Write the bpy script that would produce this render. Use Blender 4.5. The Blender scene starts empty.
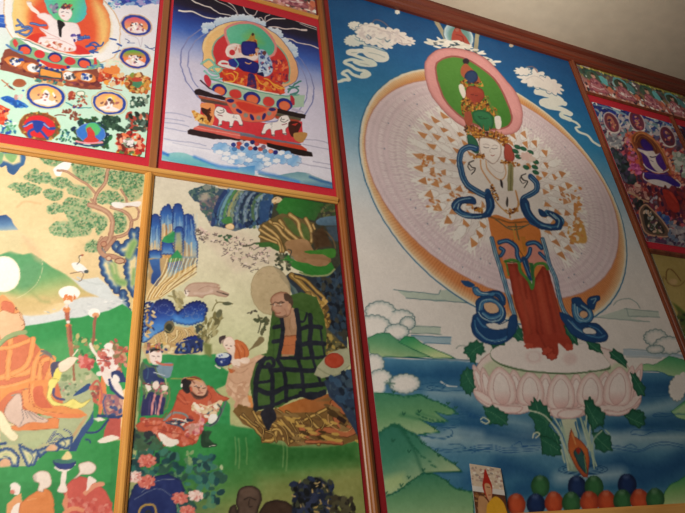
import bpy, bmesh, math
import numpy as np

# ---------------------------------------------------------------- geometry of the wall
# The wall is the plane y=0 (x along it, z up).  The camera stands 1 m in front of it.
EYE = 1.5
FPX, CX, CY = 590.0, 342.5, 256.5
_V = np.array([235-CX, -795-CY, FPX]); _V /= np.linalg.norm(_V)
_H = np.array([1821-CX, 437-CY, FPX]); _H -= _V*(_H@_V); _H /= np.linalg.norm(_H)
_N = np.cross(_V, _H)
def W(u, v):
    "point of the photograph -> point (x, z above eye height) of the wall"
    a, b = u-CX, v-CY
    t = 1/(a*_N[0]+b*_N[1]+FPX*_N[2])
    return (a*_H[0]+b*_H[1]+FPX*_H[2])*t, (a*_V[0]+b*_V[1]+FPX*_V[2])*t
def Q(X, Z):
    x = X*_H[0]+Z*_V[0]+_N[0]; y = X*_H[1]+Z*_V[1]+_N[1]; z = X*_H[2]+Z*_V[2]+_N[2]
    return CX+FPX*x/z, CY+FPX*y/z

def hx(c):
    return np.array([int(c[i:i+2], 16)/255 for i in (0, 2, 4)])
def spl(P, closed):
    P = np.asarray(P, float); n = len(P)
    if n < 3: return P
    out = []
    for i in range(n if closed else n-1):
        if closed: a, b, c, d = P[i-1], P[i], P[(i+1) % n], P[(i+2) % n]
        else: a, b, c, d = P[max(i-1, 0)], P[i], P[i+1], P[min(i+2, n-1)]
        for t in (0, .25, .5, .75):
            out.append(.5*((2*b)+(c-a)*t+(2*a-5*b+4*c-d)*t*t+(3*b-a-3*c+d)*t**3))
    if not closed: out.append(P[-1])
    return np.array(out)

class Cv:
    "a painted sheet: colours are laid down on a fine grid of points lying in the wall plane"
    MX = None
    def __init__(s, X0, X1, Z0, Z1, cell, base, seed=1):
        s.nx = int(round((X1-X0)/cell))+1; s.nz = int(round((Z1-Z0)/cell))+1
        s.X = np.linspace(X0, X1, s.nx); s.Z = np.linspace(Z0, Z1, s.nz)
        s.cell = cell; s.gx, s.gz = np.meshgrid(s.X, s.Z)
        s.px, s.py = Q(s.gx, s.gz)
        s.c = np.empty((s.nz, s.nx, 3)); s.c[:] = hx(base)
        s.rng = np.random.default_rng(seed); s.mir = 0; s.fr(0, 0, 1)
    def fr(s, x, y, k):
        s.F = (x, y, k); s.pl = 0; return s
    def wall(s):
        s.pl = 1; return s
    def T(s, P):
        if isinstance(P, str): P = [float(v) for v in P.replace(',', ' ').split()]
        P = np.asarray(P, float).reshape(-1, 2)
        if s.pl: return P
        x, y, k = s.F
        return P/k+np.array([x, y])
    def k(s): return 1. if s.pl else s.F[2]
    def M(s, P):
        if s.pl: return np.c_[2*s.MX-P[:, 0], P[:, 1]]
        X, Z = W(P[:, 0], P[:, 1]); return np.c_[Q(2*s.MX-X, Z)]
    def sl(s, P, pad):
        a, b = P.min(0)-pad, P.max(0)+pad
        if s.pl: x0, z0 = a; x1, z1 = b
        else:
            X, Z = W(np.array([a[0], a[0], b[0], b[0]]), np.array([a[1], b[1], a[1], b[1]]))
            x0, x1, z0, z1 = X.min(), X.max(), Z.min(), Z.max()
        i0 = max(int((x0-s.X[0])/s.cell)-1, 0); i1 = min(int((x1-s.X[0])/s.cell)+3, s.nx)
        j0 = max(int((z0-s.Z[0])/s.cell)-1, 0); j1 = min(int((z1-s.Z[0])/s.cell)+3, s.nz)
        if i1 <= i0 or j1 <= j0: return None
        return slice(j0, j1), slice(i0, i1)
    def ab(s, q):
        return (s.gx[q], s.gz[q]) if s.pl else (s.px[q], s.py[q])
    def aa(s): return s.cell*.8 if s.pl else .45
    def colr(s, f, A, B, mm=0):
        if isinstance(f, str): return hx(f)
        g = s.T(list(f[-4:]))
        if mm: g = s.M(g)
        d = g[1]-g[0]; t = np.clip(((A-g[0, 0])*d[0]+(B-g[0, 1])*d[1])/(d@d), 0, 1)
        cs = f[:-4]; n = len(cs)-1
        return np.stack([np.interp(t*n, range(n+1), [hx(c)[i] for c in cs]) for i in range(3)], -1)
    def put(s, q, m, col):
        m = m[..., None]; s.c[q] = s.c[q]*(1-m)+col*m
    def p(s, P, f, o=None, ow=1, sm=0, soft=0, a=1, rim=None, rw=4, ra=1, dep=None):
        P = s.T(P)
        if sm: P = spl(P, True)
        k = s.k()
        for mm, R in ((0, P),)+(((1, s.M(P)),) if s.mir else ()):
            w = max(soft/k, s.aa()); q = s.sl(R, w+ow/k)
            if q is None: continue
            A, B = s.ab(q); d = np.full(A.shape, 1e9); ins = np.zeros(A.shape, bool)
            for i in range(len(R)):
                (x1, y1), (x2, y2) = R[i-1], R[i]; ex, ey = x2-x1, y2-y1; L = ex*ex+ey*ey
                if L < 1e-14: continue
                ax, ay = A-x1, B-y1; t = np.clip((ax*ex+ay*ey)/L, 0, 1)
                d = np.minimum(d, (ax-ex*t)**2+(ay-ey*t)**2)
                if y1 != y2: ins ^= ((y1 > B) != (y2 > B)) & (A < ex*(B-y1)/ey+x1)
            d = np.sqrt(d)*np.where(ins, -1, 1)
            if f is not None:
                col = s.colr(f, A, B, mm)
                if dep:
                    col = np.stack([np.interp(-d*k, [v for v, _ in dep], [hx(u)[i] for _, u in dep]) for i in range(3)], -1)
                if rim:
                    r = (np.clip(1+d/(rw/k), 0, 1)*ra)[..., None]; col = col*(1-r)+hx(rim)*r
                s.put(q, np.clip(.5-d/w/(1 if not soft else 2), 0, 1)*a, col)
            if o: s.put(q, np.clip(.5-(np.abs(d)-ow/k/2)/s.aa(), 0, 1)*np.clip(ow/k/s.aa(), 0, 1), hx(o))
        return s
    def l(s, P, f, w=1, sm=1, soft=0, a=1, tp=0):
        P = s.T(P)
        if sm: P = spl(P, False)
        k = s.k(); w = w/k/2
        for mm, R in ((0, P),)+(((1, s.M(P)),) if s.mir else ()):
            sf = max(soft/k, s.aa()); q = s.sl(R, sf+w)
            if q is None: continue
            A, B = s.ab(q); d = np.full(A.shape, 1e9); n = len(R)-1
            for i in range(n):
                (x1, y1), (x2, y2) = R[i], R[i+1]; ex, ey = x2-x1, y2-y1; L = ex*ex+ey*ey
                if L < 1e-14: continue
                ax, ay = A-x1, B-y1; t = np.clip((ax*ex+ay*ey)/L, 0, 1)
                dd = np.sqrt((ax-ex*t)**2+(ay-ey*t)**2)
                if tp: dd = dd+w*(tp*(i+t)/n)
                d = np.minimum(d, dd)
            m = np.clip(.5-(d-w)/sf/(1 if not soft else 2), 0, 1)*a*min(1, 2*w/s.aa()*1.2)
            s.put(q, m, s.colr(f, A, B, mm))
        return s
    def e(s, x, y, rx, ry, f, r=0, **kw):
        t = np.linspace(0, 2*math.pi, 22)[:-1]; c, n = math.cos(math.radians(r)), math.sin(math.radians(r))
        u, v = rx*np.cos(t), ry*np.sin(t)
        return s.p(np.c_[x+u*c-v*n, y+u*n+v*c].ravel(), f, **kw)
    def sc(s, P, n, cols, r0, r1=None, asp=1.6, ang=None, a=1, seed=0):
        "scatter dabs of colour inside an outline"
        rg = np.random.default_rng(seed+n); P = s.T(P); a0, b0 = P.min(0), P.max(0); x0, y0, k = s.F
        keep = s.mir; i = tries = 0
        while i < n and tries < n*20:
            tries += 1
            x, y = a0+rg.random(2)*(b0-a0); ins = False
            for j in range(len(P)):
                (x1, y1), (x2, y2) = P[j-1], P[j]
                if (y1 > y) != (y2 > y) and x < (x2-x1)*(y-y1)/(y2-y1)+x1: ins = not ins
            if not ins: continue
            i += 1; r = r0+rg.random()*((r1 or r0)-r0)
            if s.pl: X, Y = x, y
            else: X, Y = (x-x0)*k, (y-y0)*k
            an = rg.random()*180 if ang is None else ang+rg.normal()*15
            t = np.linspace(0, 2*math.pi, 8)[:-1]; c, m = math.cos(math.radians(an)), math.sin(math.radians(an))
            u, v = r*asp*np.cos(t), r*np.sin(t)
            s.p(np.c_[X+u*c-v*m, Y+u*m+v*c].ravel(), cols[int(rg.random()*len(cols))], a=a)
        return s
    def blob(s, x, y, rx, ry, f, n=9, b=.18, r=0, **kw):
        "a scalloped cloud-like outline"
        t = np.linspace(0, 2*math.pi, n*6+1)[:-1]; k = 1-b+b*np.abs(np.sin(t*n/2))*1.6
        c, m = math.cos(math.radians(r)), math.sin(math.radians(r)); u, v = rx*k*np.cos(t), ry*k*np.sin(t)
        return s.p(np.c_[x+u*c-v*m, y+u*m+v*c].ravel(), f, **kw)
    def desat(s, f, tint='808080', t=0):
        g = s.c.mean(-1, keepdims=True); s.c = g+(s.c-g)*f
        s.c = s.c*(1-t)+hx(tint)*t
    def smooth_noise(s, step, amp, sx=1.):
        nz, nx = int(s.nz*s.cell/step)+3, int(s.nx*s.cell/(step*sx))+3
        g = s.rng.normal(size=(nz, nx)); u = (s.X-s.X[0])/(step*sx); v = (s.Z-s.Z[0])/step
        i, j = u.astype(int), v.astype(int); fu, fv = u-i, v-j; fu = fu*fu*(3-2*fu); fv = (fv*fv*(3-2*fv))[:, None]
        G = lambda a, b: g[np.ix_(b, a)]
        return amp*((G(i, j)*(1-fu)+G(i+1, j)*fu)*(1-fv)+(G(i, j+1)*(1-fu)+G(i+1, j+1)*fu)*fv)
    def warp(s, cells=1.3, step=5):
        "hand-drawn wobble of every edge"
        jx = s.smooth_noise(s.cell*step, cells); jz = s.smooth_noise(s.cell*step, cells)
        i = np.clip(np.arange(s.nx)[None]+jx, 0, s.nx-1.001); j = np.clip(np.arange(s.nz)[:, None]+jz, 0, s.nz-1.001)
        a, b = i.astype(int), j.astype(int); u, v = (i-a)[..., None], (j-b)[..., None]; C = s.c
        s.c = (C[b, a]*(1-u)+C[b, a+1]*u)*(1-v)+(C[b+1, a]*(1-u)+C[b+1, a+1]*u)*v
    def bump(s, P, r=10, n=1):
        "the same outline with small rounded lobes"
        P = s.T(P); out = []; k = s.k(); x0, y0, kk = s.F
        for i in range(len(P)):
            a, b = P[i], P[(i+1) % len(P)]; L = np.hypot(*(b-a))*k; m = max(1, int(L/(r*2))); nn = np.array([(b-a)[1], -(b-a)[0]])/(np.hypot(*(b-a))+1e-9)
            for q in range(m):
                for t, o in ((0, -.2), (.3, .35), (.7, .35)): out.append(a+(b-a)*(q+t)/m+nn*r/k*o)
        out = np.array(out); return (out if s.pl else (out-np.array([x0, y0]))*kk).ravel()
    def wear(s, amp=.012, step=.006):
        s.c += s.smooth_noise(step, amp)[..., None]+s.smooth_noise(step*6, amp)[..., None]
        s.c = np.clip(s.c, 0, 1)
# ---------------------------------------------------------------- big thousand-armed painting
def paint_large():
    c = Cv(.502, 1.4, .09, 1.537, .0021, 'e6dfd8', 5); c.MX = .9546
    # sky and ground bands
    zs = [.09, .62, .74, .86, .98, 1.12, 1.32, 1.54]
    cs = ['e4dcd5', 'e4dcd5', 'dcdad8', 'bccfdb', '78abca', '2c82b4', '125f9c', '0b4a84']
    for i in range(3): c.c[..., i] = np.interp(c.Z, zs, [hx(v)[i] for v in cs])[:, None]
    K = (355, 290, 5.133); L = (370, 380, 3.858)
    zw = W(400, 358.6)[1]
    m = c.Z < zw
    wz = np.array([0, .10, .13, .20, .235, .26, .30, .36, .40, .43, zw])
    wc = ['7fa6b4', '6f9cb0', '2f6c90', '4f86a4', '93b2bc', '28648a', '6a9ab0', '245f8c', '5c96b4', '205c8c', '9ab8c2']
    for i in range(3):
        c.c[m, :, i] = np.interp(c.Z[m], wz, [hx(v)[i] for v in wc])[:, None]
    rg0 = np.random.default_rng(4); c.fr(0, 0, 1)
    # darker pools
    for P, w in (('470 428 530 440 545 432', 12), ('500 462 540 478 520 490', 12), ('620 462 660 470 690 455', 16), ('590 465 640 480', 14),
                 ('455 405 475 415', 10), ('640 395 690 385', 7), ('620 428 690 420', 8), ('440 372 470 372', 6), ('470 480 505 470', 10), ('645 480 685 462', 12)):
        c.l(P, '1a5080', w, soft=9, a=.85)
    for P, w in (('480 445 520 450 555 446', 4), ('560 452 620 445', 6), ('560 478 620 474', 12), ('500 420 530 425', 5), ('640 412 685 400', 4), ('430 392 470 396', 5), ('600 440 640 432', 4), ('450 430 480 434', 4)):
        c.l(P, 'a4bfc8', w, soft=6, a=.8)
    # shore lines and flat mist shelves
    c.fr(*K)
    for P, f in (('215 0 430 22 440 0 500 0 600 68 430 58 265 42', 'b3c4b4'), ('280 180 440 190 440 226 290 222', 'b0c2b2'), ('280 232 492 243 492 276 360 272', '8fb0c0')):
        c.p(P, f, a=.85)
    c.l('200 -2 430 24 440 0', '5f7f86', 4, sm=0); c.l('262 42 610 68', '5f7f86', 5, sm=0); c.l('300 185 440 190', '6b8785', 4, sm=0)
    c.l('285 222 445 227', '6b8785', 4, sm=0); c.l('290 233 492 243', '4f7f9c', 5, sm=0); c.l('350 272 492 277', '4f7f9c', 5, sm=0)
    c.l('130 343 380 352 590 362', '22587a', 5, sm=0); c.l('140 352 400 360 590 370', '6c9cb8', 4, sm=0)
    # puffy clouds behind hills
    def puff(x, y, rx, ry, n=11, r=0):
        c.blob(x, y, rx, ry, 'ece6df', n=n+4, b=.06, r=r, rim='b4c0bc', rw=20, o='5c7a7c', ow=4.5)
    puff(130, 110, 78, 52); puff(235, 150, 72, 48); puff(270, 170, 40, 34)
    c.e(130, 120, 62, 36, 'ece6df', soft=6); puff(95, 190, 90, 62, 13); puff(215, 215, 62, 40)
    # green ridges
    c.p('60 250 115 225 150 220 175 222 210 250 260 285 330 318 400 345 130 343 75 322', ('43906a', '6aa674', 'b3c792', 160, 215, 140, 350), sm=0, o='1d6a4a', ow=4)
    c.p('225 270 255 240 300 240 345 275 400 300 470 330 515 352 400 348 330 318 260 285', ('2f9460', '6fb473', 'c6d59a', 300, 235, 330, 355), o='1d6a4a', ow=4)
    puff(95, 380, 55, 52, 9); puff(130, 450, 60, 42, 9); puff(255, 480, 78, 50, 11)
    c.e(95, 500, 60, 45, 'ece6df', soft=8); c.l('150 478 205 478', '3f6a5a', 3); c.l('178 455 176 500', '3f6a5a', 3); c.l('160 462 198 496', '3f6a5a', 3)
    c.l('320 445 380 440 440 455 480 485 440 500 390 490 370 500 420 520', '1f5a86', 4); c.l('360 455 420 462 450 485 420 492 395 480', '2b6a94', 4)
    c.l('440 470 470 490 520 495', 'd8dcd8', 7); c.l('520 300 545 285 575 288', '7b8a82', 4)
    c.fr(*L)
    c.p('5 52 60 50 130 60 190 55 230 75 290 95 340 130 300 135 250 120 300 160 240 165 190 150 270 200 215 205 180 212 110 175 85 170 30 210 -10 240', ('3f8664', '669f6c', 'b0c492', 110, 40, 130, 230), rim=None, o='1d6a4a', ow=3)
    c.l('190 150 120 135', '27704a', 10, soft=8, a=.6); c.l('300 160 180 125', '27704a', 6, soft=6, a=.5)
    c.p('30 210 60 185 95 170 120 185 180 215 205 245 250 275 320 320 355 352 205 358 150 400 100 430 60 450 20 460', ('2c7560', '41876a', 'a6bd8e', 90, 165, 190, 400), o='17573f', ow=3)
    c.l('120 190 165 260 200 350', '17573f', 8, soft=8, a=.6); c.p('40 380 130 360 140 400 60 448', 'b6cb88', soft=16, a=.7)
    c.p('20 460 60 450 110 430 150 395 200 362 240 360 290 385 330 420 400 430 400 540 20 540', ('337c60', '62996a', '92b583', 200, 350, 220, 540), o='17573f', ow=3)
    for P in ('60 50 130 60 190 55 230 75 290 95 335 125', '85 170 130 190 165 250 200 290 250 330', '100 180 180 215 250 275 320 320', '20 455 60 445 110 425 150 392 200 362 240 360 290 385 330 418 390 428', '180 130 230 150 290 158', '30 208 60 185 95 170', '110 175 180 212 210 205'):
        R = spl(np.array([float(u) for u in P.split()]).reshape(-1, 2), False)
        for u in R: c.e(u[0]+rg0.normal()*2, u[1]+2+rg0.normal()*2, 7, 3.5, '1c6448', r=25, a=.75)
    for x, y in ((300, 95), (330, 112), (215, 70), (255, 280), (200, 245), (265, 295), (330, 325), (150, 380), (205, 350), (300, 395), (350, 425), (60, 440), (120, 410), (90, 238), (150, 280), (90, 50), (250, 190), (190, 125), (130, 135)):
        c.l([x, y, x-5, y-10], '17573f', 4); c.l([x, y, x+7, y-9], '17573f', 4)
    # ripples left
    for P in ('320 130 360 122 400 130 440 140', '330 138 370 132 410 142 450 145', '345 145 390 146 430 152', '250 172 300 178 340 172 350 158 325 150 300 156', '275 182 330 184 360 165 340 146',
              '170 210 230 218 290 220 320 208 310 190 285 192', '200 215 280 226 320 216', '240 262 300 270 350 262 400 270 463 262', '250 270 320 280 380 272 463 276', '300 250 340 246 370 262', '245 360 320 358 400 352', '280 370 380 366',
              '190 20 240 10 290 20 270 38 240 30', '180 35 260 42 360 40'):
        c.l(P, '1f5a86', 3.2, a=.85)
    c.fr(470, 380, 5.7)
    for P in ('-10 190 20 200 60 215 90 240', '-10 205 30 215', '0 385 60 370 130 372 200 390 280 385 360 375 410 372', '0 398 60 382 130 384 200 402 290 397 400 388', '10 415 70 396 140 398 200 414 300 408 390 400', '235 380 260 365 285 350 300 375 330 375'):
        c.l(P, '17508a', 4, a=.85)
    c.fr(560, 400, 4.536)
    for P in ('230 205 280 212 330 220 370 225 420 200 480 190 560 205', '240 218 300 228 360 235 420 212 480 202 560 217', '290 215 320 200 350 215', '320 150 340 135 420 135 480 130 560 140', '325 155 380 160 420 145 480 140', '420 70 440 60 500 62 560 60', '425 75 480 75 520 68',
              '2 318 -10 325', '560 245 550 255 567 268'):
        c.l(P, '17508a', 3.5, a=.85)
    for rx, ry in ((112, 24), (92, 18), (66, 12)): c.e(105, 315, rx, ry, None, o='1c4f78', ow=4)
    # right hills, puffs
    J = (560, 320, 5.128); c.fr(*J)
    c.p('325 152 600 170 660 185 660 195 320 182', 'a4bccb', a=.8); c.l('325 150 480 158 650 188', '7f9fb2', 4); c.l('340 188 520 195', '8aa5b4', 4)
    for x, y, rx, ry in ((490, 90, 60, 42), (560, 130, 80, 45), (490, 150, 45, 22)): c.blob(x, y, rx, ry, 'e8e1da', n=14, b=.07, rim='b8c2be', rw=18, o='6f8888', ow=4.5)
    c.p('410 235 440 225 480 230 520 210 560 185 600 195 660 210 660 300 560 285 500 262 430 262', ('3f9b64', '77b87c', 'b7cf9d', 560, 180, 540, 290), o='2a7550', ow=3)
    c.l('340 262 500 265 560 290', '2f6f97', 4); c.blob(600, 355, 42, 62, 'e8e0d8', n=14, b=.07, o='7d8c8a', ow=4); c.blob(640, 320, 60, 50, 'e8e0d8', n=9, b=.14)
    c.p('570 470 620 430 660 400 660 520 600 500', ('3f9b64', 'a9cc98', 640, 400, 600, 500), o='2a7550', ow=3)
    for P in ('445 380 480 372 550 370', '440 388 500 392 560 385', '480 488 560 480 640 485', '500 495 570 492'): c.l(P, '1f5a86', 4, a=.8)
    c.fr(560, 400, 4.536)
    c.p('520 55 560 20 600 0 600 60', 'a9cc98', soft=3); c.p('455 480 475 415 500 385 530 370 570 345 600 500', ('2f8a55', '7fb46c', 'b9cc93', 520, 340, 545, 480), o='1d6a3f', ow=3)
    # mist shelves right of the disk
    c.fr(560, 240, 5.128)
    c.p('180 395 240 380 330 350 505 368 510 395 360 398 460 422', 'b8c8bc', a=.8)
    for P in ('180 396 460 420', '330 352 505 368', '350 390 512 396', '275 335 300 310 350 300 390 320 410 350', '340 350 350 385'): c.l(P, '7f9794', 4, a=.9)
    # clouds in the sky
    c.fr(325, 0, 5.7)
    sk = ('efeae0', 'dfe4dc', 'e6e4da', 100, 120, 200, 400)
    c.l('68 468 110 455 140 455 120 430 98 418 130 402 160 425 210 440 255 425 230 405 180 395 150 375 110 355 150 340 200 350 240 360 290 370 270 350 225 335 180 320 130 300', 'dfe6da', 17)
    c.l('150 296 210 290 260 310 300 340 350 335 340 305 290 280 230 268', 'e6e8de', 26); c.e(285, 310, 75, 30, 'e6e6dc', r=15)
    c.e(155, 298, 36, 20, 'e6e6dc'); c.e(225, 362, 68, 18, 'e0e6da', r=8); c.e(230, 425, 30, 16, 'dfe6da')
    c.blob(165, 232, 58, 34, sk, n=14, b=.09, o='3a6f92', ow=3); c.blob(240, 225, 70, 30, sk, n=9); c.blob(175, 148, 45, 26, sk, n=12, b=.09, o='3a6f92', ow=3, r=10)
    c.blob(270, 195, 100, 62, 'f0e9e2', n=16, b=.09, r=15, o='3a6f92', ow=3); c.blob(390, 205, 90, 42, 'ece2dc', n=11, r=15); c.blob(465, 232, 50, 26, 'ece2dc', n=9, r=12)
    c.blob(330, 245, 60, 30, 'ece6de', n=9, r=20)
    c.l('235 205 250 222 262 215 245 200', '3f6f92', 7); c.l('340 225 355 238 372 228', '5f8298', 6); c.l('270 130 290 112 330 125 360 150', '8c6a72', 7, a=.7); c.l('210 268 240 262 300 278 360 300', '2b6a98', 5, a=.7)
    c.l('300 168 380 190 430 225 440 250', 'b9a9ac', 5, a=.7); c.l('180 165 210 145 250 140', 'a9a4a8', 5, a=.6); c.blob(412, 68, 15, 13, 'f0ebe0', n=6)
    for P, f in (('150 155 175 170 200 160', 'a8b0b4'), ('290 215 320 225 345 215', '8fa0a8'), ('380 180 420 200 460 225 490 235', 'b8a8a8'), ('250 150 300 160 330 180', 'c8b8b4'), ('170 220 200 235 215 225', '8fb0b8'), ('250 300 300 310 340 325', 'a8b8b8'), ('150 300 180 300', 'a8b8b4'), ('200 360 250 370', 'a8b8b4'), ('300 240 330 260', 'b0b8b8'), ('420 240 450 250 490 248', 'c0acac')): c.l(P, f, 5, a=.8)
    c.sc('190 150 430 190 480 240 300 250 200 200', 30, ['e4d8d4', 'd8ccca', 'f4eee8', 'cfc4c4'], 6, 12, seed=3, a=.7)
    c.fr(500, 60, 5.7)
    c.l('570 490 530 465 500 430 450 410 430 385 455 380 430 355 385 335 350 318 370 300', 'e2e8dc', 12); c.l('400 340 350 318 360 300 405 308 340 280 290 265', 'e2e8dc', 22)
    c.l('370 250 320 235 250 230 240 250 290 270 350 280 400 308', 'e6e8de', 26); c.l('240 240 290 245 350 240 300 205 210 180', 'e6e6dc', 36)
    c.blob(195, 105, 100, 52, 'f0e9e2', n=13, r=20, o='3a6f92', ow=3); c.blob(130, 65, 50, 24, 'f0e9e2', n=9, r=5, o='3a6f92', ow=3); c.blob(285, 145, 82, 42, 'ece2dc', n=11, r=28, o='3a6f92', ow=3)
    c.e(240, 130, 70, 30, 'eee6de', r=25); c.l('160 150 230 160 280 180', 'a9b3b4', 5, a=.7); c.l('160 40 190 40 215 70', '9a6f72', 8, a=.7); c.l('150 110 200 90 250 120', 'c5bcbc', 4, a=.7)
    c.fr(420, 10, 5.7); c.e(520, 202, 13, 11, 'cbb7a0')
    # ------------- great disk of arms, laid out round its centre on the wall
    dx, dz = c.gx-.9546, c.gz-.9036; r = np.hypot(dx, dz); th = np.arctan2(dz, dx)
    rp = np.hypot(dx/.402, (c.gz-.916)/.356)
    def lay(mask, col, a=1.): c.put((slice(None), slice(None)), np.clip(mask, 0, 1)*a, col)
    A = .0016
    lay((.418-r)/A, hx('2f6e96')); lay((.4145-r)/A, hx('e2d8c4'))
    t = np.clip((.411-r)/.028, 0, 1)[..., None]; lo = np.clip((dz+.2)/-.25+.6, 0, 1)[..., None]
    og = hx('ecd2a8')*(1-t)+(hx('dc9a5c')*(1-lo)+hx('d98a52')*lo)*t
    og = og-(.07*(np.sin(th*330) > .35)*(r < .405))[..., None]*np.array([.6, .9, .8])
    lay((.4085-r)/A, og)
    pk = hx('dcc6cb')+.018*np.sin(rp*150)[..., None]+.014*(np.sin(th*240+6*np.sin(rp*75)))[..., None]
    lay((1-rp)/.006, hx('c98a72')); lay((.992-rp)/.006, pk)
    # small fingers: pale radial strokes inside the rim
    st = np.clip(1.6-np.abs(rp-.74)/.06, 0, 1)*(np.sin(th*170+np.sin(rp*60)*2) > .1)
    lay(st*.5, hx('efe6e0')); lay(np.clip((.70-rp)/.08, 0, 1)*.9, hx('efe7e1'))
    c.wall(); rg = np.random.default_rng(8)
    def hand(rr, a, s, mark=1):
        ca, sa = math.cos(a), math.sin(a); x, z = .9546+rr*ca*1.02, .905+rr*sa
        f = lambda u, v: (x+u*ca-v*sa, z+u*sa+v*ca)
        c.l([*f(-s*2.6, 0), *f(0, 0)], 'efe7e0', s*1.0, sm=0); c.l([*f(-s*2.6, s*.55), *f(0, s*.55)], 'c3b5ae', .0012, sm=0, a=.6)
        for v in (-.45, -.15, .15, .45): c.l([*f(0, v*s), *f(s*(1.1-abs(v)*.5), v*s*1.5)], 'f0e8e2', s*.22, sm=0)
        if mark: c.p([*f(-s*.55, -s*.45), *f(-s*.15, s*.55), *f(s*.6, s*.1), *f(s*.25, -s*.5)], ('d98f4c', 'dd9a58', 'd6803c')[int(rg.random()*3)] if 0 else 'd98a48', a=.95)
    for rr, s, n, ph in ((.345, .011, 90, 0), (.315, .013, 80, .02), (.29, .015, 70, 0)):
        for i in range(n):
            a = 2*math.pi*i/n+ph
            if math.sin(a) < -.93: continue
            for v in (-.4, 0, .4):
                ca, sa = math.cos(a+v*s*4), math.sin(a+v*s*4)
                c.l([.9546+rr*ca*1.02, .91+rr*sa*.96, .9546+(rr+s)*ca*1.02, .91+(rr+s)*sa*.96], 'eee4e2', .0022, sm=0, a=.75)
            ca, sa = math.cos(a+math.pi/n), math.sin(a+math.pi/n)
            c.l([.9546+(rr-s*.6)*ca*1.02, .91+(rr-s*.6)*sa*.96, .9546+(rr+s*.4)*ca*1.02, .91+(rr+s*.4)*sa*.96], 'b9a8b0', .0013, sm=0, a=.55)
            if rg.random() < .15: c.e(.9546+rr*ca, .91+rr*sa*.97, .0022, .0022, '7d8496')
    for rr, s, n in ((.118, .018, 15), (.15, .020, 20), (.182, .021, 25), (.216, .022, 31), (.25, .023, 38)):
        for i in range(n):
            a = 2*math.pi*(i+.5*(n % 2))/n
            if math.sin(a) < -.86 or (math.sin(a) > .93 and rr < .3): continue
            ca, sa = math.cos(a), math.sin(a); f = lambda u, v: (.9546+(rr+u)*ca*1.02-v*sa, .905+(rr+u)*sa+v*ca)
            c.p([*f(-s*1.5, -.2*s), *f(-s*.8, -.55*s), *f(s*.3, -.5*s), *f(s*1.3, -.1*s), *f(s*1.3, .15*s), *f(s*.3, .5*s), *f(-s*.8, .5*s), *f(-s*1.5, .2*s)], 'f5f0eb', o='bcaaa0', ow=.0013)
            for v in (-.5, -.2, .12, .42): c.l([*f(s*.1, v*s*.6), *f(s*(1.35-abs(v)*.5), v*s*1.6)], 'f2ebe5', s*.2, sm=0)
            if i % 7 != 3: c.p([*f(-s*.7, -s*.55), *f(-s*.55, s*.5), *f(-s*.1, s*.42), *f(s*.55, s*.05), *f(-s*.15, -s*.3)], ('cf8a54', 'd08648', 'c47c44')[i % 3], a=.9)
            c.l([*f(-s*1.4, s*.6), *f(s*.2, s*.75)], 'b9a69c', .0012, sm=0, a=.6)
    for X, Z in ((.745, .885), (1.17, .90), (1.185, .80), (.725, .80), (.79, .83)):
        c.sc([X-.02, Z-.018, X+.02, Z-.018, X+.02, Z+.018, X-.02, Z+.018], 14, ['d08a54', 'e6b890', 'c07c48'], .0022, .004)
    c.fr(500, 140, 4.886); c.p('370 400 405 410 425 490 400 505 365 490', 'd8a050', sm=1, soft=3); c.sc('335 430 380 400 380 500 330 513', 24, ['d8a050', 'd08a48', 'efe0c8'], 5, 9, seed=3); c.sc('370 220 400 220 415 480 350 480', 26, ['dc9b5a', 'efe0d0', 'd88c48'], 5, 9)
    c.fr(420, 90, 5.7); c.sc('0 370 60 365 85 420 40 440 0 430', 26, ['d98a48', 'e0b48a', 'c87838'], 5, 8)
    # ------------- head halo
    c.fr(420, 10, 5.7)
    c.l('75 40 105 85 145 160 165 185', ('b7a98a', 'a39a80', 70, 40, 160, 180), 22); c.l('330 118 322 180 318 235', ('b9b08a', 'a39a80', 330, 118, 320, 230), 24)
    c.e(220, 148, 92, 72, '9ec4d2', r=35, rim='e6eef0', rw=16, o='3f6f92', ow=4); c.e(222, 150, 66, 56, '6f9f9a', r=35, soft=8)
    c.p('200 100 215 88 228 105 240 130 265 160 290 210 250 205 195 195 180 165 185 130', 'b4483a', sm=1); c.e(213, 98, 13, 15, '3a2f33'); c.e(212, 112, 11, 12, 'b36a5a')
    c.l('190 185 230 178 280 205', '7a2c2a', 7); c.l('205 140 240 150 250 180', '8a3028', 5)
    c.sc('30 180 110 168 230 180 330 235 440 295 400 300 300 262 200 222 90 212', 60, ['f0ebe0', 'e4dfd2', 'f4efe6'], 6, 9, asp=4, ang=12)
    c.sc('60 190 110 175 230 190 330 240 400 290 300 260', 22, ['3a4f5c', '2f4a5a'], 2.5, 4, asp=4, ang=10)
    H = '25 330 45 270 90 232 150 218 230 222 300 240 370 275 430 330 490 400 540 460 568 520 585 590 575 660 540 700 480 712 420 712 330 700 240 660 160 600 90 520 45 440'
    c.p(H, 'e39c9a', sm=1, rim='c97f7d', rw=16, o='a55f60', ow=3); c.p('60 320 95 268 160 245 240 248 330 285 420 350 490 430 535 520 550 600 530 655 470 680', None)
    c.p('90 320 120 285 180 265 250 275 320 310 400 370 450 430 490 510 520 590 518 640 480 672 400 680 330 660 250 620 180 560 130 490 100 400', ('559438', '458530', 200, 280, 400, 640), sm=1, o='a75a52', ow=10)
    # stacked heads: orange gold crowns with coloured heads between
    def gold(P, n, s=0): c.sc(P, int(n*1.9), ['c98432', 'd89a3c', 'a8621e', '6a3018', 'c07a2a', 'b87028', '4a2418'], 3, 6, seed=s)
    c.e(262, 292, 18, 18, '2e2030'); c.p('235 325 262 305 290 330 320 360 345 405 320 425 270 400 235 370', 'b25a3a', sm=1); c.e(292, 383, 38, 40, '24406c', r=20, rim='16284e', rw=12)
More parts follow.
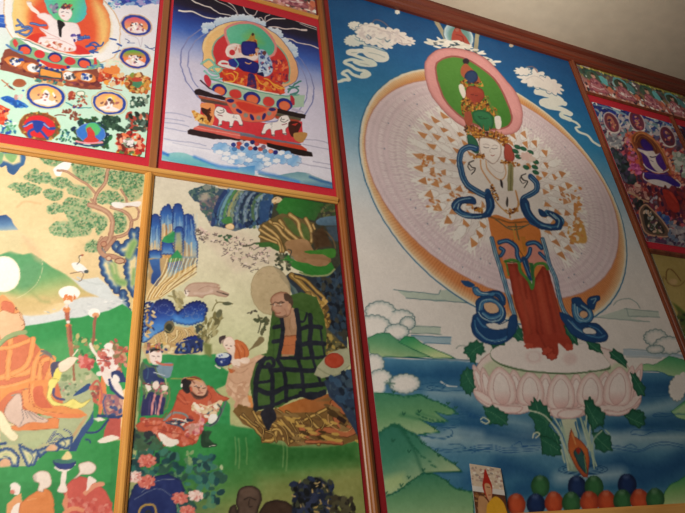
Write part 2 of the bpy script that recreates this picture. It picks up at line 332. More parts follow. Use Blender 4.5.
    gold('225 410 255 395 300 420 350 400 360 430 310 445 240 440', 30); c.p('222 430 245 428 268 495 255 500 232 480', 'e6ddd0', sm=1)
    c.p('268 440 320 435 360 460 365 500 330 540 290 545 262 500', 'a9432f', sm=1, rim='7c2a20', rw=10)
    c.fr(420, 90, 5.7)
    gold('232 50 262 40 300 70 350 70 385 20 390 60 440 120 450 170 420 150 370 110 300 120 280 160 245 150', 110, 2)
    c.p('255 125 290 120 300 175 290 215 262 200 250 165', 'a8503a'); c.p('290 20 350 15 360 45 330 68 300 60', 'a03a2c', sm=1); c.p('222 -20 250 -15 262 35 245 45 230 10', 'e6ddd0', sm=1)
    c.p('300 130 340 112 400 130 420 175 410 220 370 235 340 205 305 170', '2f7d4e', sm=1, rim='1c5434', rw=14); c.l('330 150 350 165 390 160', '1c5434', 4); c.p('425 155 455 150 465 190 455 222 432 215', 'e9e0d6', sm=1)
    c.l('380 40 410 100 440 140', '5a8a3a', 14, a=.8); c.l('270 215 262 200', '1a3a24', 6)
    gold('245 215 300 200 340 225 390 240 440 235 500 270 510 310 480 325 440 285 350 268 330 295 270 255', 130, 3)
    c.sc('250 215 300 210 500 270 500 300 330 262', 16, ['2a1a1a', '4a2016'], 4, 6, seed=4)
    for x, y, h in ((275, 235, 22), (300, 228, 26), (330, 232, 34), (362, 238, 40), (398, 246, 40), (432, 256, 34), (465, 268, 28), (492, 280, 22)):
        c.p([x-11, y+22, x-5, y, x, y-h, x+5, y, x+11, y+22], 'd89a3c', o='6a3018', ow=2); c.e(x, y+6, 4, 5, ('a8301c', '24508c', '2c7a4c')[int(x) % 3])
    c.l('285 262 340 256 400 268 460 290 500 318', '8a4c1c', 5); c.l('290 270 340 263 400 275 455 297', 'e0a850', 3)
    for x, y, h in ((268, 75, 18), (300, 92, 20), (340, 98, 22), (385, 108, 24), (420, 130, 20), (262, 40, 12)): c.p([x-9, y+14, x, y-h, x+9, y+14], 'd89a3c', o='6a3018', ow=2)
    for x, y in ((345, 150), (372, 160)): c.l([x-10, y, x, y+3, x+8, y], '12402a', 3)
    for x, y in ((300, 25), (322, 30)): c.l([x-8, y, x, y+2, x+6, y], '4a1410', 3)
    # white figure
    c.p('270 255 300 262 330 300 335 360 300 350 275 310', '2c6f52', sm=1, rim='1c4c38', rw=8); c.p('485 310 520 320 540 380 520 410 480 390', 'b94c3e', sm=1, rim='8c3428', rw=8)
    c.fr(420, 90, 5.7)
    c.p('330 395 280 400 245 440 240 520 250 560 330 600 380 680 400 760 640 800 700 640 660 520 600 450 540 430 480 400', 'ece3dc', sm=1)
    c.p('338 290 350 272 400 275 450 300 462 330 460 370 440 405 415 420 385 400 355 380 340 340', 'f1e7e0', sm=1, rim='d8bdb0', rw=7, o='8a6a60', ow=2.5)
    c.l('365 325 380 330 392 327', '5a4a4a', 3); c.l('408 333 425 336 440 331', '5a4a4a', 3); c.l('360 312 380 308 396 316', '9a8078', 2); c.l('410 318 430 314 446 322', '9a8078', 2); c.l('402 335 396 352 404 356', 'b49488', 2); c.l('404 371 414 375 424 371', 'b05a4c', 4)
    c.p('385 405 395 425 430 460 470 470 480 440 465 415 440 408 415 422', 'f1e7e0', o='b49c90', ow=2, sm=1)
    gold('300 370 340 362 365 370 380 395 340 390 305 390', 18, 5); gold('460 400 500 405 575 420 570 435 500 430 462 420', 24, 6)
    c.l('345 400 350 450 380 500 400 530', 'd8a06c', 8); c.l('375 400 385 450 430 500 470 510 490 470 480 420', 'dba778', 7); c.p('505 430 530 430 532 513 525 610 500 590', '9a9262', sm=1); c.l('520 430 515 600', '6c6a40', 5)
    c.sc('640 470 640 440', 0, ['000000'], 1)
    for x, y in ((555, 325), (590, 335), (560, 380), (630, 355), (660, 410), (605, 440), (655, 440), (545, 350), (660, 470)): c.e(x, y, 20, 12, '27694a', r=25, rim='174a34', rw=6)
    c.blob(605, 378, 34, 24, 'e8c6bc', n=7); c.blob(640, 395, 20, 16, 'e6cfc0', n=6)
    for q in ((270, 410), (568, 485)):
        x, y = q; c.l([x+35, y-8, x+10, y+5, x+25, y+30, x+45, y+35, x+38, y+55, x+25, y+70], '2a2422', 6); c.l([x+12, y+2, x+3, y+25, x+14, y+45], '2a2422', 5); c.l([x+18, y+50, x+36, y+40], '2a2422', 3)
    c.fr(420, 170, 5.7)
    c.p('375 130 400 170 420 245 520 285 600 270 620 200 580 150 560 120', 'ece0d8', sm=1)
    c.p('455 55 468 62 472 100 460 90', '2a2028', sm=1); c.p('495 155 503 165 500 210 490 195', '3a3230', sm=1)
    c.l('400 120 440 190 480 230 510 250 550 230 580 160', 'cf9a58', 7); c.l('510 250 512 270', 'c8883c', 8); c.l('545 120 560 180 555 230', 'd09050', 9)
    gold('480 225 560 215 565 235 510 255', 14, 7); gold('390 90 410 80 450 160 440 180', 14, 8); gold('255 90 300 120 340 125 345 140 290 130', 20, 9); gold('290 205 360 220 355 240 300 228', 20, 10)
    # skirt
    c.p('385 262 440 255 520 285 600 270 650 300 684 340 700 440 720 560 720 620 470 620 440 500 410 400', 'd97c38', sm=0)
    c.l('400 265 460 285 520 300 600 295 650 305', '8c5a2c', 9); c.l('430 280 500 330 550 340 620 310', '54604a', 6); c.l('545 310 560 380 580 470 590 510', '7a6a3c', 9); c.l('530 320 545 400 570 480', 'c79a3c', 6); c.l('500 320 520 325 600 320', '3f5c50', 5)
    c.fr(460, 240, 5.7)
    c.p('285 0 340 0 385 90 355 110', 'dd8434'); c.l('300 0 340 60 365 100', '8a4f20', 5); c.p('345 -20 372 -20 380 60 365 70', 'c47a2c')
    c.p('238 30 290 15 320 40 330 80 345 140 260 130 240 90', 'db8f80', sm=1); c.p('385 35 440 35 470 55 490 110 480 145 400 135', 'db8f80', sm=1)
    for P, w in (('225 15 270 5 320 40 325 85 340 120', 26), ('230 45 250 60 232 90', 22), ('370 110 395 80 400 50', 24), ('385 22 430 15 465 45', 26), ('455 75 475 95 490 110', 20)):
        c.l(P, '1c4474', w); c.l(P, '4f86b0', w*.3)
    RS = '262 135 335 135 370 200 410 275 430 215 470 150 500 160 530 260 560 370 590 470 620 540 640 580 640 610 580 625 430 625 370 610 350 480 310 360 285 220'
    c.p(RS, ('a83c2a', 'b8462f', 'a83a2a', 300, 140, 500, 600), rim='8c2a1c', rw=20)
    for P in ('320 150 350 300 390 450 420 600', '425 290 450 420 480 600', '400 280 430 420 450 600', '500 180 530 330 570 480 600 590', '360 200 380 330', '470 180 500 330 540 520'):
        c.l(P, '7d2418', 12, soft=8, a=.6)
    for P in ('340 220 370 380 400 520', '450 250 480 400 520 580', '520 260 560 420 590 540'): c.l(P, 'c4583c', 14, soft=12, a=.6)
    c.l('262 128 270 160 278 200', '5f8a3c', 9); c.l('258 122 300 115 335 130 345 180 390 230 410 275 420 230 415 180 430 140 480 135 500 165', '4c8a3a', 17); c.l('258 122 300 130 335 120', '2f5a2c', 5)
    c.p('350 100 385 110 400 180 408 235 385 210 365 160', '1c4474', sm=1); c.l('365 120 395 200', '4f86b0', 5); c.p('395 130 415 130 425 200 412 245', '2f6a3a')
    c.fr(460, 310, 5.7)
    c.blob(500, 235, 40, 30, 'bd4a36', n=6, rim='8c2a1c', rw=8); c.blob(525, 262, 30, 26, 'bd4a36', n=6, rim='8c2a1c', rw=8); c.blob(390, 205, 28, 18, 'bd4a36', n=5, rim='8c2a1c', rw=6); c.blob(620, 215, 28, 22, 'bd4a36', n=5, rim='8c2a1c', rw=6)
    skirt_hem = 1
    # lotus seat
    LO = '75 440 80 330 90 300 140 290 175 250 175 262 200 290 350 340 500 355 800 350'
    c.fr(0, 0, 1)
    c.p('474 392 473 375 480 362 492 352 510 345 560 342 610 350 632 372 640 385 641 400 634 410 615 416 595 412 580 416 548 415 540 408 520 414 500 412 480 402', 'e7d3cc', sm=1, o='b08884', ow=.8)
    c.fr(460, 310, 5.7); c.p('185 290 250 320 350 345 500 365 650 365 800 350 900 300 960 330 1000 400 980 440 200 420 130 330', 'c9cfae', sm=1, soft=10)
    def petal(x, y, w, h, r=0):
        a = math.radians(r); f = lambda u, v: [x+u*w*math.cos(a)-v*h*math.sin(a), y+u*w*math.sin(a)+v*h*math.cos(a)]
        P = [*f(0, -1), *f(.45, -.78), *f(.85, -.3), *f(1, .3), *f(.8, .85), *f(0, 1), *f(-.8, .85), *f(-1, .3), *f(-.85, -.3), *f(-.45, -.78)]
        c.p(P, 'ecd9d2', sm=1, rim='e0b8b2', rw=18, o='c09a94', ow=3)
        P = [*f(0, -.68), *f(.35, -.45), *f(.55, 0), *f(.5, .6), *f(0, .95), *f(-.5, .6), *f(-.55, 0), *f(-.35, -.45)]
        c.p(P, ('efe2dc', 'efe0da', 'dcaaa4', x, y-h*.6, x, y+h), sm=1, o='c59a96', ow=3.5)
    for x, y, w, h, r in ((110, 400, 28, 95, -22), (150, 420, 34, 95, -14), (1002, 400, 30, 100, 20), (965, 420, 34, 105, 10)): petal(x, y, w, h, r)
    for x, y, w, h, r in ((315, 440, 50, 98, -5), (487, 455, 50, 98, 0), (660, 460, 50, 98, 2), (825, 445, 50, 98, 6), (235, 435, 82, 112, -8), (400, 448, 78, 98, -3), (575, 466, 80, 108, 0), (745, 456, 78, 100, 3), (900, 436, 80, 112, 7)): petal(x, y, w, h, r)
    c.fr(470, 380, 5.7)
    for P in ('20 60 45 60 110 95 130 135 110 142 70 120 30 90', '130 135 200 145 280 148 300 160 270 188 200 188 140 168', '460 168 540 160 610 165 650 180 640 205 560 220 490 215 465 195'):
        c.p(P, 'ecd9d2', sm=1, rim='dca8a4', rw=9, o='c09a94', ow=3)
    c.fr(560, 320, 5.128); c.p('230 460 300 470 370 445 410 400 412 420 380 450 330 485 270 492 235 480', 'ecd9d2', sm=1, rim='dca8a4', rw=9, o='c09a94', ow=3); c.p('-5 470 60 455 115 460 110 485 60 505 -5 500', 'ecd9d2', sm=1, rim='dca8a4', rw=9, o='c09a94', ow=3)
    # seat top disc
    c.fr(0, 0, 1)
    c.p('490.5 357 492 349 500 344.5 520 342 530 342 575 342.5 595 348 608 361 610.5 367 608 370 590 372.5 570 374.5 545 373.5 520 371 500 365', '5e7a54', sm=1)
    c.p('491 356 492.5 349 500 344.5 520 342 575 342.5 595 348 607 360 609.5 366 600 369.5 570 372.8 545 371.8 520 369 500 363', 'ece0da', sm=1)
    c.e(534, 357, 8, 6, 'dcb9b4', soft=2, a=.6); c.e(534, 356.5, 5.5, 4.5, 'ece0da', a=.8); c.e(570, 359, 7, 6, 'dcb9b4', soft=2, a=.6)
    c.fr(460, 310, 5.7); c.p('362 150 400 140 600 140 635 150 645 195 600 215 560 190 560 250 520 285 470 220 410 215 368 190', 'aa3c2a', sm=1, soft=3)
    c.l('440 120 480 200 500 260', '7d2418', 8, soft=5, a=.6); c.blob(500, 235, 34, 30, 'bd4a36', n=6, rim='8c2a1c', rw=8); c.blob(524, 262, 30, 24, 'bd4a36', n=6, rim='8c2a1c', rw=8); c.blob(392, 205, 26, 16, 'bd4a36', n=5); c.blob(620, 212, 26, 20, 'bd4a36', n=5)
    # leaves round the lotus
    def leaf(P, v):
        P = np.array([float(u) for u in P.split()]).reshape(-1, 2); m = P.mean(0); R = []
        for i in range(len(P)):
            a, b = P[i], P[(i+1) % len(P)]; n = max(1, int(np.hypot(*(b-a))/28))
            for j in range(n):
                q = a+(b-a)*j/n; R.append(q+(q-m)*.03); q = a+(b-a)*(j+.5)/n; R.append(q-(q-m)*.09)
        R = np.array(R).ravel(); c.p(R, '24664c', sm=1, rim='12442f', rw=8); c.l(v, '5f9a72', 2.5)
        v = [float(u) for u in v.split()]; e = (v[-2], v[-1])
        for i in range(0, len(P), 2): c.l([(v[0]+e[0])/2, (v[1]+e[1])/2, (P[i][0]*3+m[0])/4, (P[i][1]*3+m[1])/4], '3c8060', 2)
    c.fr(460, 310, 5.7)
    leaf('25 215 55 185 95 170 130 185 145 240 120 260 95 250 90 310 60 300 45 265 20 245', '40 280 80 230 125 200'); leaf('40 325 75 340 80 400 90 440 60 490 35 480 0 430 0 370', '30 350 50 400 80 440')
    leaf('160 155 220 145 262 165 255 200 215 205 190 222 160 190', '165 175 250 185'); leaf('295 105 330 85 355 110 362 175 330 180 295 150', '300 110 355 170'); leaf('600 105 640 85 670 140 668 200 640 195', '610 110 660 190')
    c.fr(560, 320, 5.128)
    leaf('130 105 170 110 205 125 222 175 190 165 150 150', '140 115 215 170'); leaf('252 165 275 145 320 175 345 215 342 245 300 220 260 195', '260 165 340 235'); leaf('360 270 385 270 420 320 440 345 435 390 400 390 375 350', '370 280 430 380')
    leaf('20 30 50 25 85 70 92 125 60 110 30 70', '30 40 88 120'); leaf('330 490 370 455 410 460 440 500 430 530 380 525', '340 490 430 510')
    leaf('125 425 150 395 170 430 205 450 230 500 200 540 150 530 128 480', '140 410 160 470 220 520')
    c.fr(470, 380, 5.7)
    leaf('365 100 400 115 440 150 470 225 450 260 520 330 520 420 480 435 410 425 405 340 370 300 365 240 335 200 330 150', '370 120 400 200 460 260 510 380'); leaf('75 150 130 145 220 195 215 255 180 265 140 250 110 255 85 195', '85 170 150 200 210 250')
    leaf('650 120 684 95 720 150 760 200 760 270 700 260 660 220', '665 120 740 250'); c.l('60 225 80 215 110 235 90 248 62 235', 'ccd3b4', 7); c.l('358 330 365 305 385 300 395 310 375 330', 'd4d8bc', 7)
    # stem, tendrils, flame jewel
    c.p('520 225 605 220 630 330 640 520 560 520 545 340', ('cdd0b0', '8fa890', 560, 220, 590, 520), sm=0, soft=3); c.l('600 240 640 420', '2f6a94', 9); c.l('500 230 560 400', '2f6a94', 7)
    for P in ('340 175 420 200 500 290 540 400 560 513', '465 245 520 330 570 470', '480 215 530 300', '520 400 540 470', '630 215 660 320 684 400', '665 200 660 260', '690 220 680 320 660 420 650 513'): c.l(P, 'bccbb0', 9); 
    leaf('400 310 470 330 520 380 520 430 470 435 410 425', '400 330 500 400')
    c.fr(560, 400, 4.536)
    leaf('110 0 150 0 165 30 205 60 200 110 160 130 150 150 130 100 112 50', '120 20 170 110'); leaf('145 150 190 135 230 165 240 230 200 240 160 225', '150 160 225 225'); leaf('290 70 330 45 380 55 385 110 360 130 320 110', '300 75 375 110')
    for P in ('90 80 130 180 155 310', '110 95 140 200 165 300', '0 100 30 200 55 310', '15 120 60 300', '190 140 150 190 155 300', '205 135 225 155'): c.l(P, 'a9bfa4', 6)
    c.p('50 128 66 165 95 180 128 225 134 280 125 352 105 350 75 310 38 235 35 200', ('b8552c', 'cf6a30', 'a84a2a', 60, 130, 110, 350), sm=0, rim='7c2c1c', rw=6)
    c.p('62 240 85 215 110 245 120 300 122 335 95 310', '2a5c5a', sm=1, rim='1a3440', rw=8); c.p('70 225 84 212 96 232 84 250', 'a02c20'); c.l('110 250 120 330', '8a9c5a', 4); c.l('55 150 70 200', 'd88a4c', 7)
    # heap of jewels
    def jewel(x, y, col, dk, hi, rx=41, ry=50):
        t = np.linspace(-.5*math.pi, 1.5*math.pi, 20)[:-1]; u = np.cos(t)*rx*1.05; v = np.sin(t)*ry*np.where(np.sin(t) < 0, 1.05, 1.)
        P = np.c_[x+u+v*.03-2, y+6+v].ravel(); c.p(P, col, rim=dk, rw=26, ra=.85); c.e(x-6, y-ry*.62, 12, 8, hi, soft=8, a=.55); c.l([x-14, y-ry*.72, x-5, y-ry*.93, x+8, y-ry*.74], hi, 3, a=.35)
    O = ('c8502a', '8c2c18', 'e89878'); G = ('357040', '1c4428', '8cb08c'); B = ('183060', '0c1836', '6c84b0')
    c.fr(560, 400, 4.536)
    for x, y, q in ((-87, 385, G), (80, 388, B), (157, 388, G), (307, 380, B)): jewel(x, y, *q)
    for x, y, q in ((-196, 470, O), (-107, 470, B), (-25, 462, O), (54, 462, G), (136, 458, O), (213, 456, O), (286, 452, G), (363, 449, O), (434, 446, G)): jewel(x, y, *q)
    # ------------- blue scarves
    def scarf(P, w, cols=('1b4a80', '6b9dba', '2f6c9c', '9dc0cc')):
        c.l(P, '12325c', w+4); c.l(P, cols[0], w)
        Q_ = spl(c.T(P), False); x0, y0, k = c.F; d = np.gradient(Q_, axis=0); n = np.c_[-d[:, 1], d[:, 0]]/(np.hypot(d[:, 0], d[:, 1])[:, None]+1e-9)
        for j, (of, ww) in enumerate(((-.28, .1), (-.02, .07), (.25, .13))):
            R = (Q_+n*w/k*of-np.array([x0, y0]))*k; c.l(R[::2].ravel(), cols[1+j], w*ww, sm=0)
    c.fr(420, 90, 5.7)
    scarf('320 335 280 325 240 345 225 400 240 480 270 540 330 580 385 610', 30)
    c.fr(420, 170, 5.7)
    scarf('385 120 400 165 405 215 385 250 350 262 300 262 240 245 215 215 235 180 290 178', 26); scarf('270 262 220 240 190 205 215 170 260 165 300 185', 18, ('3a7aa4', '9dc0cc', '2f6c9c', '6b9dba')); c.p('285 155 310 160 320 190 300 195', '1b4a80', sm=1)
    c.l('385 130 405 175 408 215 390 252', '1b4a80', 34); c.l('375 130 390 175 392 215', '3f7cac', 5); c.l('410 170 415 215', '0f3566', 6)
    c.fr(500, 140, 4.886)
    scarf('150 180 178 210 178 245 150 265 115 285 112 320 130 365 160 400', 24); scarf('155 400 200 420 250 430 290 415 300 395 270 370 230 355', 24, ('3a7aa4', '9dc0cc', '2f6c9c', '6b9dba'))
    c.l('112 300 125 350 155 395 190 415', '1b4a80', 24); c.p('190 340 215 350 225 375 195 368', '1b4a80', sm=1)
    c.fr(460, 240, 5.7)
    scarf('180 -10 205 80 230 160 260 260 290 360 312 440 318 500', 22, ('54809e', 'a8c4cc', '2c5a84', 'c4d4d2')); scarf('470 -5 490 60 510 140 545 220 565 320 590 400 640 460 690 510', 20, ('54809e', 'a8c4cc', '2c5a84', 'c4d4d2'))
    c.p('5 230 50 235 85 255 70 270 30 262', '1b4a80', sm=1); c.l('80 275 110 305 150 305 190 300', '4f86b0', 22)
    NV, MB, LB, PB = '1a4478', '3f78a4', '7fa8bc', 'b4ccd0'
    def lobe(P, f=NV): c.p(P, f, sm=1, o='12325c', ow=4)
    def sw(P, f, w): c.l(P, f, w)
    def scroll_left():
        lobe('160 300 190 288 230 295 255 325 258 365 235 375 222 340 195 318 170 318'); lobe('75 275 100 268 115 290 150 300 200 298 190 318 150 322 100 318 78 300', MB)
        lobe('92 385 90 350 110 330 150 318 190 325 225 350 250 380 262 420 250 460 215 480 175 482 130 465 100 430')
        lobe('78 430 110 420 130 450 180 480 250 480 285 450 300 480 310 520 290 560 240 590 180 595 120 575 80 540 65 500 70 460')
        c.p('135 365 160 355 200 362 222 390 215 412 180 420 145 402', 'd9b08c', sm=1, o='12325c', ow=4)
        for P, f, w in (('112 400 118 360 150 340 195 345 235 380 245 420 225 455 185 465', LB, 8), ('105 410 125 440 165 460 200 462', PB, 5), ('122 395 130 365 160 347 200 355 228 388 232 418 205 440 165 438 130 415', MB, 10), ('128 420 160 445 200 448 232 430', LB, 5),
                        ('85 460 95 520 150 565 220 570 280 540 300 500', MB, 8), ('90 500 130 550 200 580 260 565', LB, 4), ('185 302 225 308 245 345', MB, 7), ('95 282 115 300 160 308', PB, 4), ('100 445 130 490 170 500', MB, 10)): sw(P, f, w)
        c.p('148 480 190 470 230 480 275 460 292 475 280 500 240 510 200 512 165 502', 'dcd6cf', sm=1, o='12325c', ow=4)
        lobe('285 440 320 430 325 480 312 530 280 560 270 520')
    def scroll_right():
        lobe('60 330 72 305 110 318 150 345 170 380 160 415 120 430 80 415 65 380', MB); lobe('62 300 100 295 120 320 150 345 130 360 90 340 65 325')
        c.p('100 375 118 360 140 370 142 390 122 402 103 392', 'd9a880', sm=1, o='12325c', ow=4)
        lobe('150 295 195 285 205 305 185 320 175 355 150 345 140 318'); lobe('60 395 95 425 150 425 190 430 225 460 245 490 235 515 190 525 120 515 60 480 30 440 5 400 0 370 30 380')
        for P, f, w in (('75 330 80 375 100 410 135 415 155 390 145 360 110 335', LB, 7), ('88 345 95 385 120 405', PB, 4), ('60 420 100 460 150 490 200 500 230 490', MB, 8), ('40 410 80 450 130 480 180 485', LB, 4), ('160 305 185 300 170 325', LB, 5), ('150 440 190 455 215 480', MB, 6)): sw(P, f, w)
        c.p('118 458 150 448 182 462 185 480 150 484 122 476', 'dcd6cf', sm=1, o='12325c', ow=4)
    scroll_left(); c.fr(560, 240, 5.128); scroll_right()
    # upper loops
    c.fr(420, 170, 5.7)
    lobe('180 210 190 180 215 160 250 155 290 150 315 165 318 190 290 192 250 185 228 200 235 230 270 250 330 255 370 240 380 205 370 150 390 130 412 160 420 205 405 245 370 268 320 278 260 272 210 248')
    for P, f, w in (('190 215 215 180 255 165 290 162', LB, 6), ('200 235 240 260 300 268 350 262', LB, 6), ('212 215 235 245 290 262', MB, 7), ('400 165 405 210 385 245', MB, 7), ('222 190 215 220', PB, 4)): sw(P, f, w)
    c.fr(500, 140, 4.886)
    lobe('112 285 105 320 120 360 155 400 200 430 255 440 295 435 305 405 290 375 262 355 230 350 250 375 272 395 262 412 220 408 180 385 150 345 138 300')
    for P, f, w in (('125 310 145 360 190 405 250 425 285 418', MB, 7), ('262 365 290 395 280 425', LB, 7), ('245 358 275 385', PB, 4), ('200 415 250 430', LB, 5)): sw(P, f, w)
    lobe('190 338 215 350 228 372 200 370', NV)
    c.desat(.93); c.warp(.25, 6); c.wear(.008)
    return c
# ---------------------------------------------------------------- blue deity on a lion throne
def bands(c, zs, cs):
    for i in range(3): c.c[..., i] = np.interp(c.Z, zs, [hx(v)[i] for v in cs])[:, None]
def paint_throne():
    c = Cv(.081, .458, .793, 1.338, .00125, 'dcd8ea', 2); c.MX = .2695
    bands(c, [.79, .86, .95, 1.09, 1.15, 1.20, 1.25, 1.285, 1.34], ['dfe0ee', 'e2dfee', 'dad4e8', 'cfcbe4', '8f9fd6', '3a62bd', '1c3588', '140f34', '0e0a1e'])
    c.fr(160, 0, 6.84)
    c.wall(); c.e(.2695, 1.10, .165, .165, None, o='7f84b8', ow=.003); c.e(.2695, 1.10, .148, .150, None, o='8a8fc0', ow=.003)
    c.fr(160, 0, 6.84)
    for P, w in (('130 72 170 78 220 78 260 95 300 115 350 125 400 130 430 132', 12), ('215 -5 240 15 300 38 340 50 380 75 410 92 450 98 480 105 495 125', 9), ('370 -5 400 12 440 30 480 50 520 80 545 110 570 125', 5),
                 ('465 15 500 40 520 70 530 100 560 115 580 120', 6), ('570 45 590 80 620 105 650 100 665 70', 6), ('620 105 590 120', 5)):
        c.l(P, 'e6ddd8', w, tp=.5)
    c.fr(250, 0, 6.84)
    for P, w in (('0 100 30 105 50 75', 5), ('50 135 75 120 100 150 105 115 135 100', 6), ('110 148 150 128 200 128 240 127', 7), ('130 185 180 185 240 198 300 195 350 205 385 208', 8),
                 ('225 262 280 268 320 290 370 300 420 310 475 335', 7), ('310 140 380 165 440 185 470 200', 6), ('340 160 400 185 460 205', 4), ('355 205 385 205', 14)):
        c.l(P, 'e0cfcd', w)
    # cloud collar and halo
    c.fr(200, 20, 6.84)
    for x, y, r in ((40, 45, 28), (35, 75, 20), (75, 40, 26), (135, 15, 34), (170, 10, 30), (200, 5, 26), (240, -8, 30), (290, -12, 30), (340, -8, 28), (385, 10, 26), (425, 28, 24), (480, 75, 26), (520, 90, 34), (545, 105, 22), (575, 150, 30), (610, 185, 34), (640, 200, 26), (650, 235, 22)):
        c.blob(x, y, r*1.15, r, ('dfe8f4', '9fc0e4', x, y-r, x, y+r*1.5), n=7, b=.14)
    HL = '15 180 30 130 60 90 100 55 150 30 210 12 280 5 350 12 420 35 480 70 530 105 580 160 620 215 655 280 672 350 660 410 620 440 500 460 60 340 25 240'
    c.p(HL, ('f0c07c', 'f2cc98', 'e6a878', 20, 100, 650, 400), sm=1, o='4a4a7a', ow=3)
    c.l('22 210 40 130 90 75 160 38', 'f6dcae', 14, soft=6, a=.6)
    c.p('85 210 105 150 150 110 200 90 300 80 420 90 500 150 570 220 605 290 610 380 560 430 150 330 100 270', ('c9303a', 'd2343a', 'c8322c', 80, 100, 600, 400), sm=1, o='7fae9a', ow=10)
    c.p('72 210 98 138 150 95', None); c.sc('480 270 600 280 600 400 560 440 480 400 500 330', 50, ['d8502c', 'b02838', 'e8784a', '7a2448'], 5, 10, seed=3)
    c.p('172 80 190 50 230 30 280 20 340 18 400 38 450 75 490 120 515 170 515 215 490 245 440 262 350 270 250 230 195 160', ('6cc4a4', '54b894', '4fae92', 200, 40, 500, 240), sm=1, o='dd8a8a', ow=17)
    c.p('300 110 345 80 400 120 430 160 340 160', '84b850', soft=30, a=.7)
    # seated pair, seen as one broad blue and white group
    c.p('180 200 195 170 240 160 290 175 300 220 360 200 400 230 390 270 330 285 260 275 215 262 185 245', 'ead8d4', sm=1, rim='d0a8a4', rw=8); c.e(220, 222, 22, 22, 'c9303a', o='ead8d4', ow=4)
    c.l('190 245 180 210 200 180 250 170 280 185', 'f0e2de', 12); c.sc('220 175 290 175 300 230 240 200', 14, ['d49088', 'c87c70', 'e6c0b4'], 5, 8)
    c.p('400 210 440 205 480 260 500 330 480 375 430 390 395 370 400 300', 'b9cbe2', sm=1, rim='8fa4c8', rw=8); c.sc('400 215 480 230 500 370 400 390', 44, ['2a3a6c', 'dfe4ee', '8aa6cc', '47589c', 'b8586a'], 4, 9, seed=2)
    c.p('320 150 345 110 355 90 375 100 380 150', 'b08a3c'); c.e(362, 98, 9, 10, '3c2a20'); c.sc('315 150 330 130 390 140 395 160', 16, ['c07838', '8a4a2c', 'd49a4c'], 5, 8)
    c.p('285 155 330 145 385 155 392 200 370 235 320 245 288 225', '1a1f7e', sm=1, rim='0f1258', rw=14); c.sc('380 200 400 190 410 230 385 240', 10, ['c8783c', '7a3440', 'ddb09c'], 5, 8); c.sc('330 235 390 235 380 250 335 250', 8, ['c8783c', 'e8d0b0'], 4, 7)
    c.p('240 265 300 258 350 275 400 300 395 355 350 372 300 350 262 320 245 290', '161c78', sm=1, rim='0e1254', rw=12); c.p('195 275 240 265 262 290 250 320 215 318', '1c2a8a', sm=1); c.l('310 290 335 300 350 292', 'dba06c', 7)
    c.p('120 300 150 275 195 285 200 310 245 330 230 338 190 330 150 318', 'dfe0e0', sm=1); c.l('150 295 185 300', 'c9303a', 12); c.l('235 262 262 300 250 325', '5cb0b4', 8)
    c.e(440, 225, 14, 14, '6a3a3c'); c.p('385 365 430 355 440 385 405 395', '101848')
    # robes over the lotus
    c.p('130 360 160 335 230 345 300 350 380 370 440 390 520 420 560 450 580 480 540 505 430 490 330 460 220 440 150 410', 'c83428', sm=1)
    c.sc('130 340 570 460 560 500 150 420', 70, ['e0502c', 'b82c2c', 'd86a2c', 'c43c2c', 'e89a48'], 7, 14, seed=8)
    for P in ('180 370 215 365 235 385 230 420 180 420', '230 350 260 370 240 410', '440 400 470 410 520 460 560 470', '380 380 410 430 440 440', '490 430 530 450 580 470'): c.l(P, 'e8a83c', 8)
    c.p('330 370 365 370 380 410 385 470 350 510 315 480 325 430', '3a1f5c', sm=1); c.sc('325 375 375 375 380 490 325 490', 16, ['5c2a5c', '1c1f6a', '8a2c3c'], 6, 10)
    for P in ('10 300 60 270 100 310 60 340 110 370 150 340', '30 350 80 390 130 380 90 330 130 320', '60 400 110 410 150 400'): c.l(P, '5cae9c', 12); c.l(P, 'a8d4c8', 4)
    c.fr(240, 60, 6.84)
    for P in ('330 220 360 180 400 150 415 145', '340 180 380 190 400 210 370 240', '330 200 400 180', '345 235 390 225'): c.l(P, '3f7f78', 11)
    # lotus seat, bands
    c.mir = 0; c.fr(185, 60, 6.84)
    c.p('130 140 170 110 175 160 270 150 400 180 500 215 620 235 690 245 820 240 810 320 690 330 560 330 330 262 200 232', 'a8c4ae', sm=0)
    c.l('175 130 300 165 400 195 520 220 640 240 700 245 780 238', '5fa08c', 8); c.l('270 150 400 180 500 208 640 235', 'e8ddd2', 9)
    c.p('130 110 155 105 178 150 165 185 135 150', 'c93448', sm=1); c.l('105 140 150 180 210 225', '3a1c2c', 9); c.e(735, 275, 14, 36, 'b82a3c', r=-15)
    for x, y, rx, ry, blue in ((235, 205, 52, 42, 1), (345, 232, 46, 34, 0), (458, 262, 60, 44, 1), (572, 285, 44, 36, 0), (680, 305, 56, 44, 1)):
        if blue: c.e(x, y, rx, ry, '1d2a80', r=15); c.e(x+2, y+8, rx*.72, ry*.72, 'e0704a', r=15, rim='d05038', rw=8)
        else: c.e(x, y, rx, ry, 'cf3c38', r=15, rim='7fa898', rw=6)
    # throne slab, apron
    c.p('62 215 75 200 110 195 200 225 290 260 290 282 200 262 70 235', '241620', sm=0); c.p('80 190 120 180 200 215 250 240 200 235', 'c9c6dc')
    c.p('85 240 280 285 300 310 100 262', 'a8503c'); c.p('105 262 300 300 310 325 110 285', '5a4440')
    c.fr(240, 60, 6.84); c.p('255 330 450 375 445 400 420 400 250 362', '1c0f14'); c.p('360 325 430 350 440 362 350 345', 'b8b0c8'); c.p('240 360 420 400 415 418 240 385', '5a5440'); c.p('240 380 410 415 400 440 240 400', 'a8402c')
    c.fr(185, 60, 6.84)
    c.p('110 290 310 315 480 420 620 440 800 420 810 560 780 570 400 510 190 445 100 445', 'cf3440', sm=0)
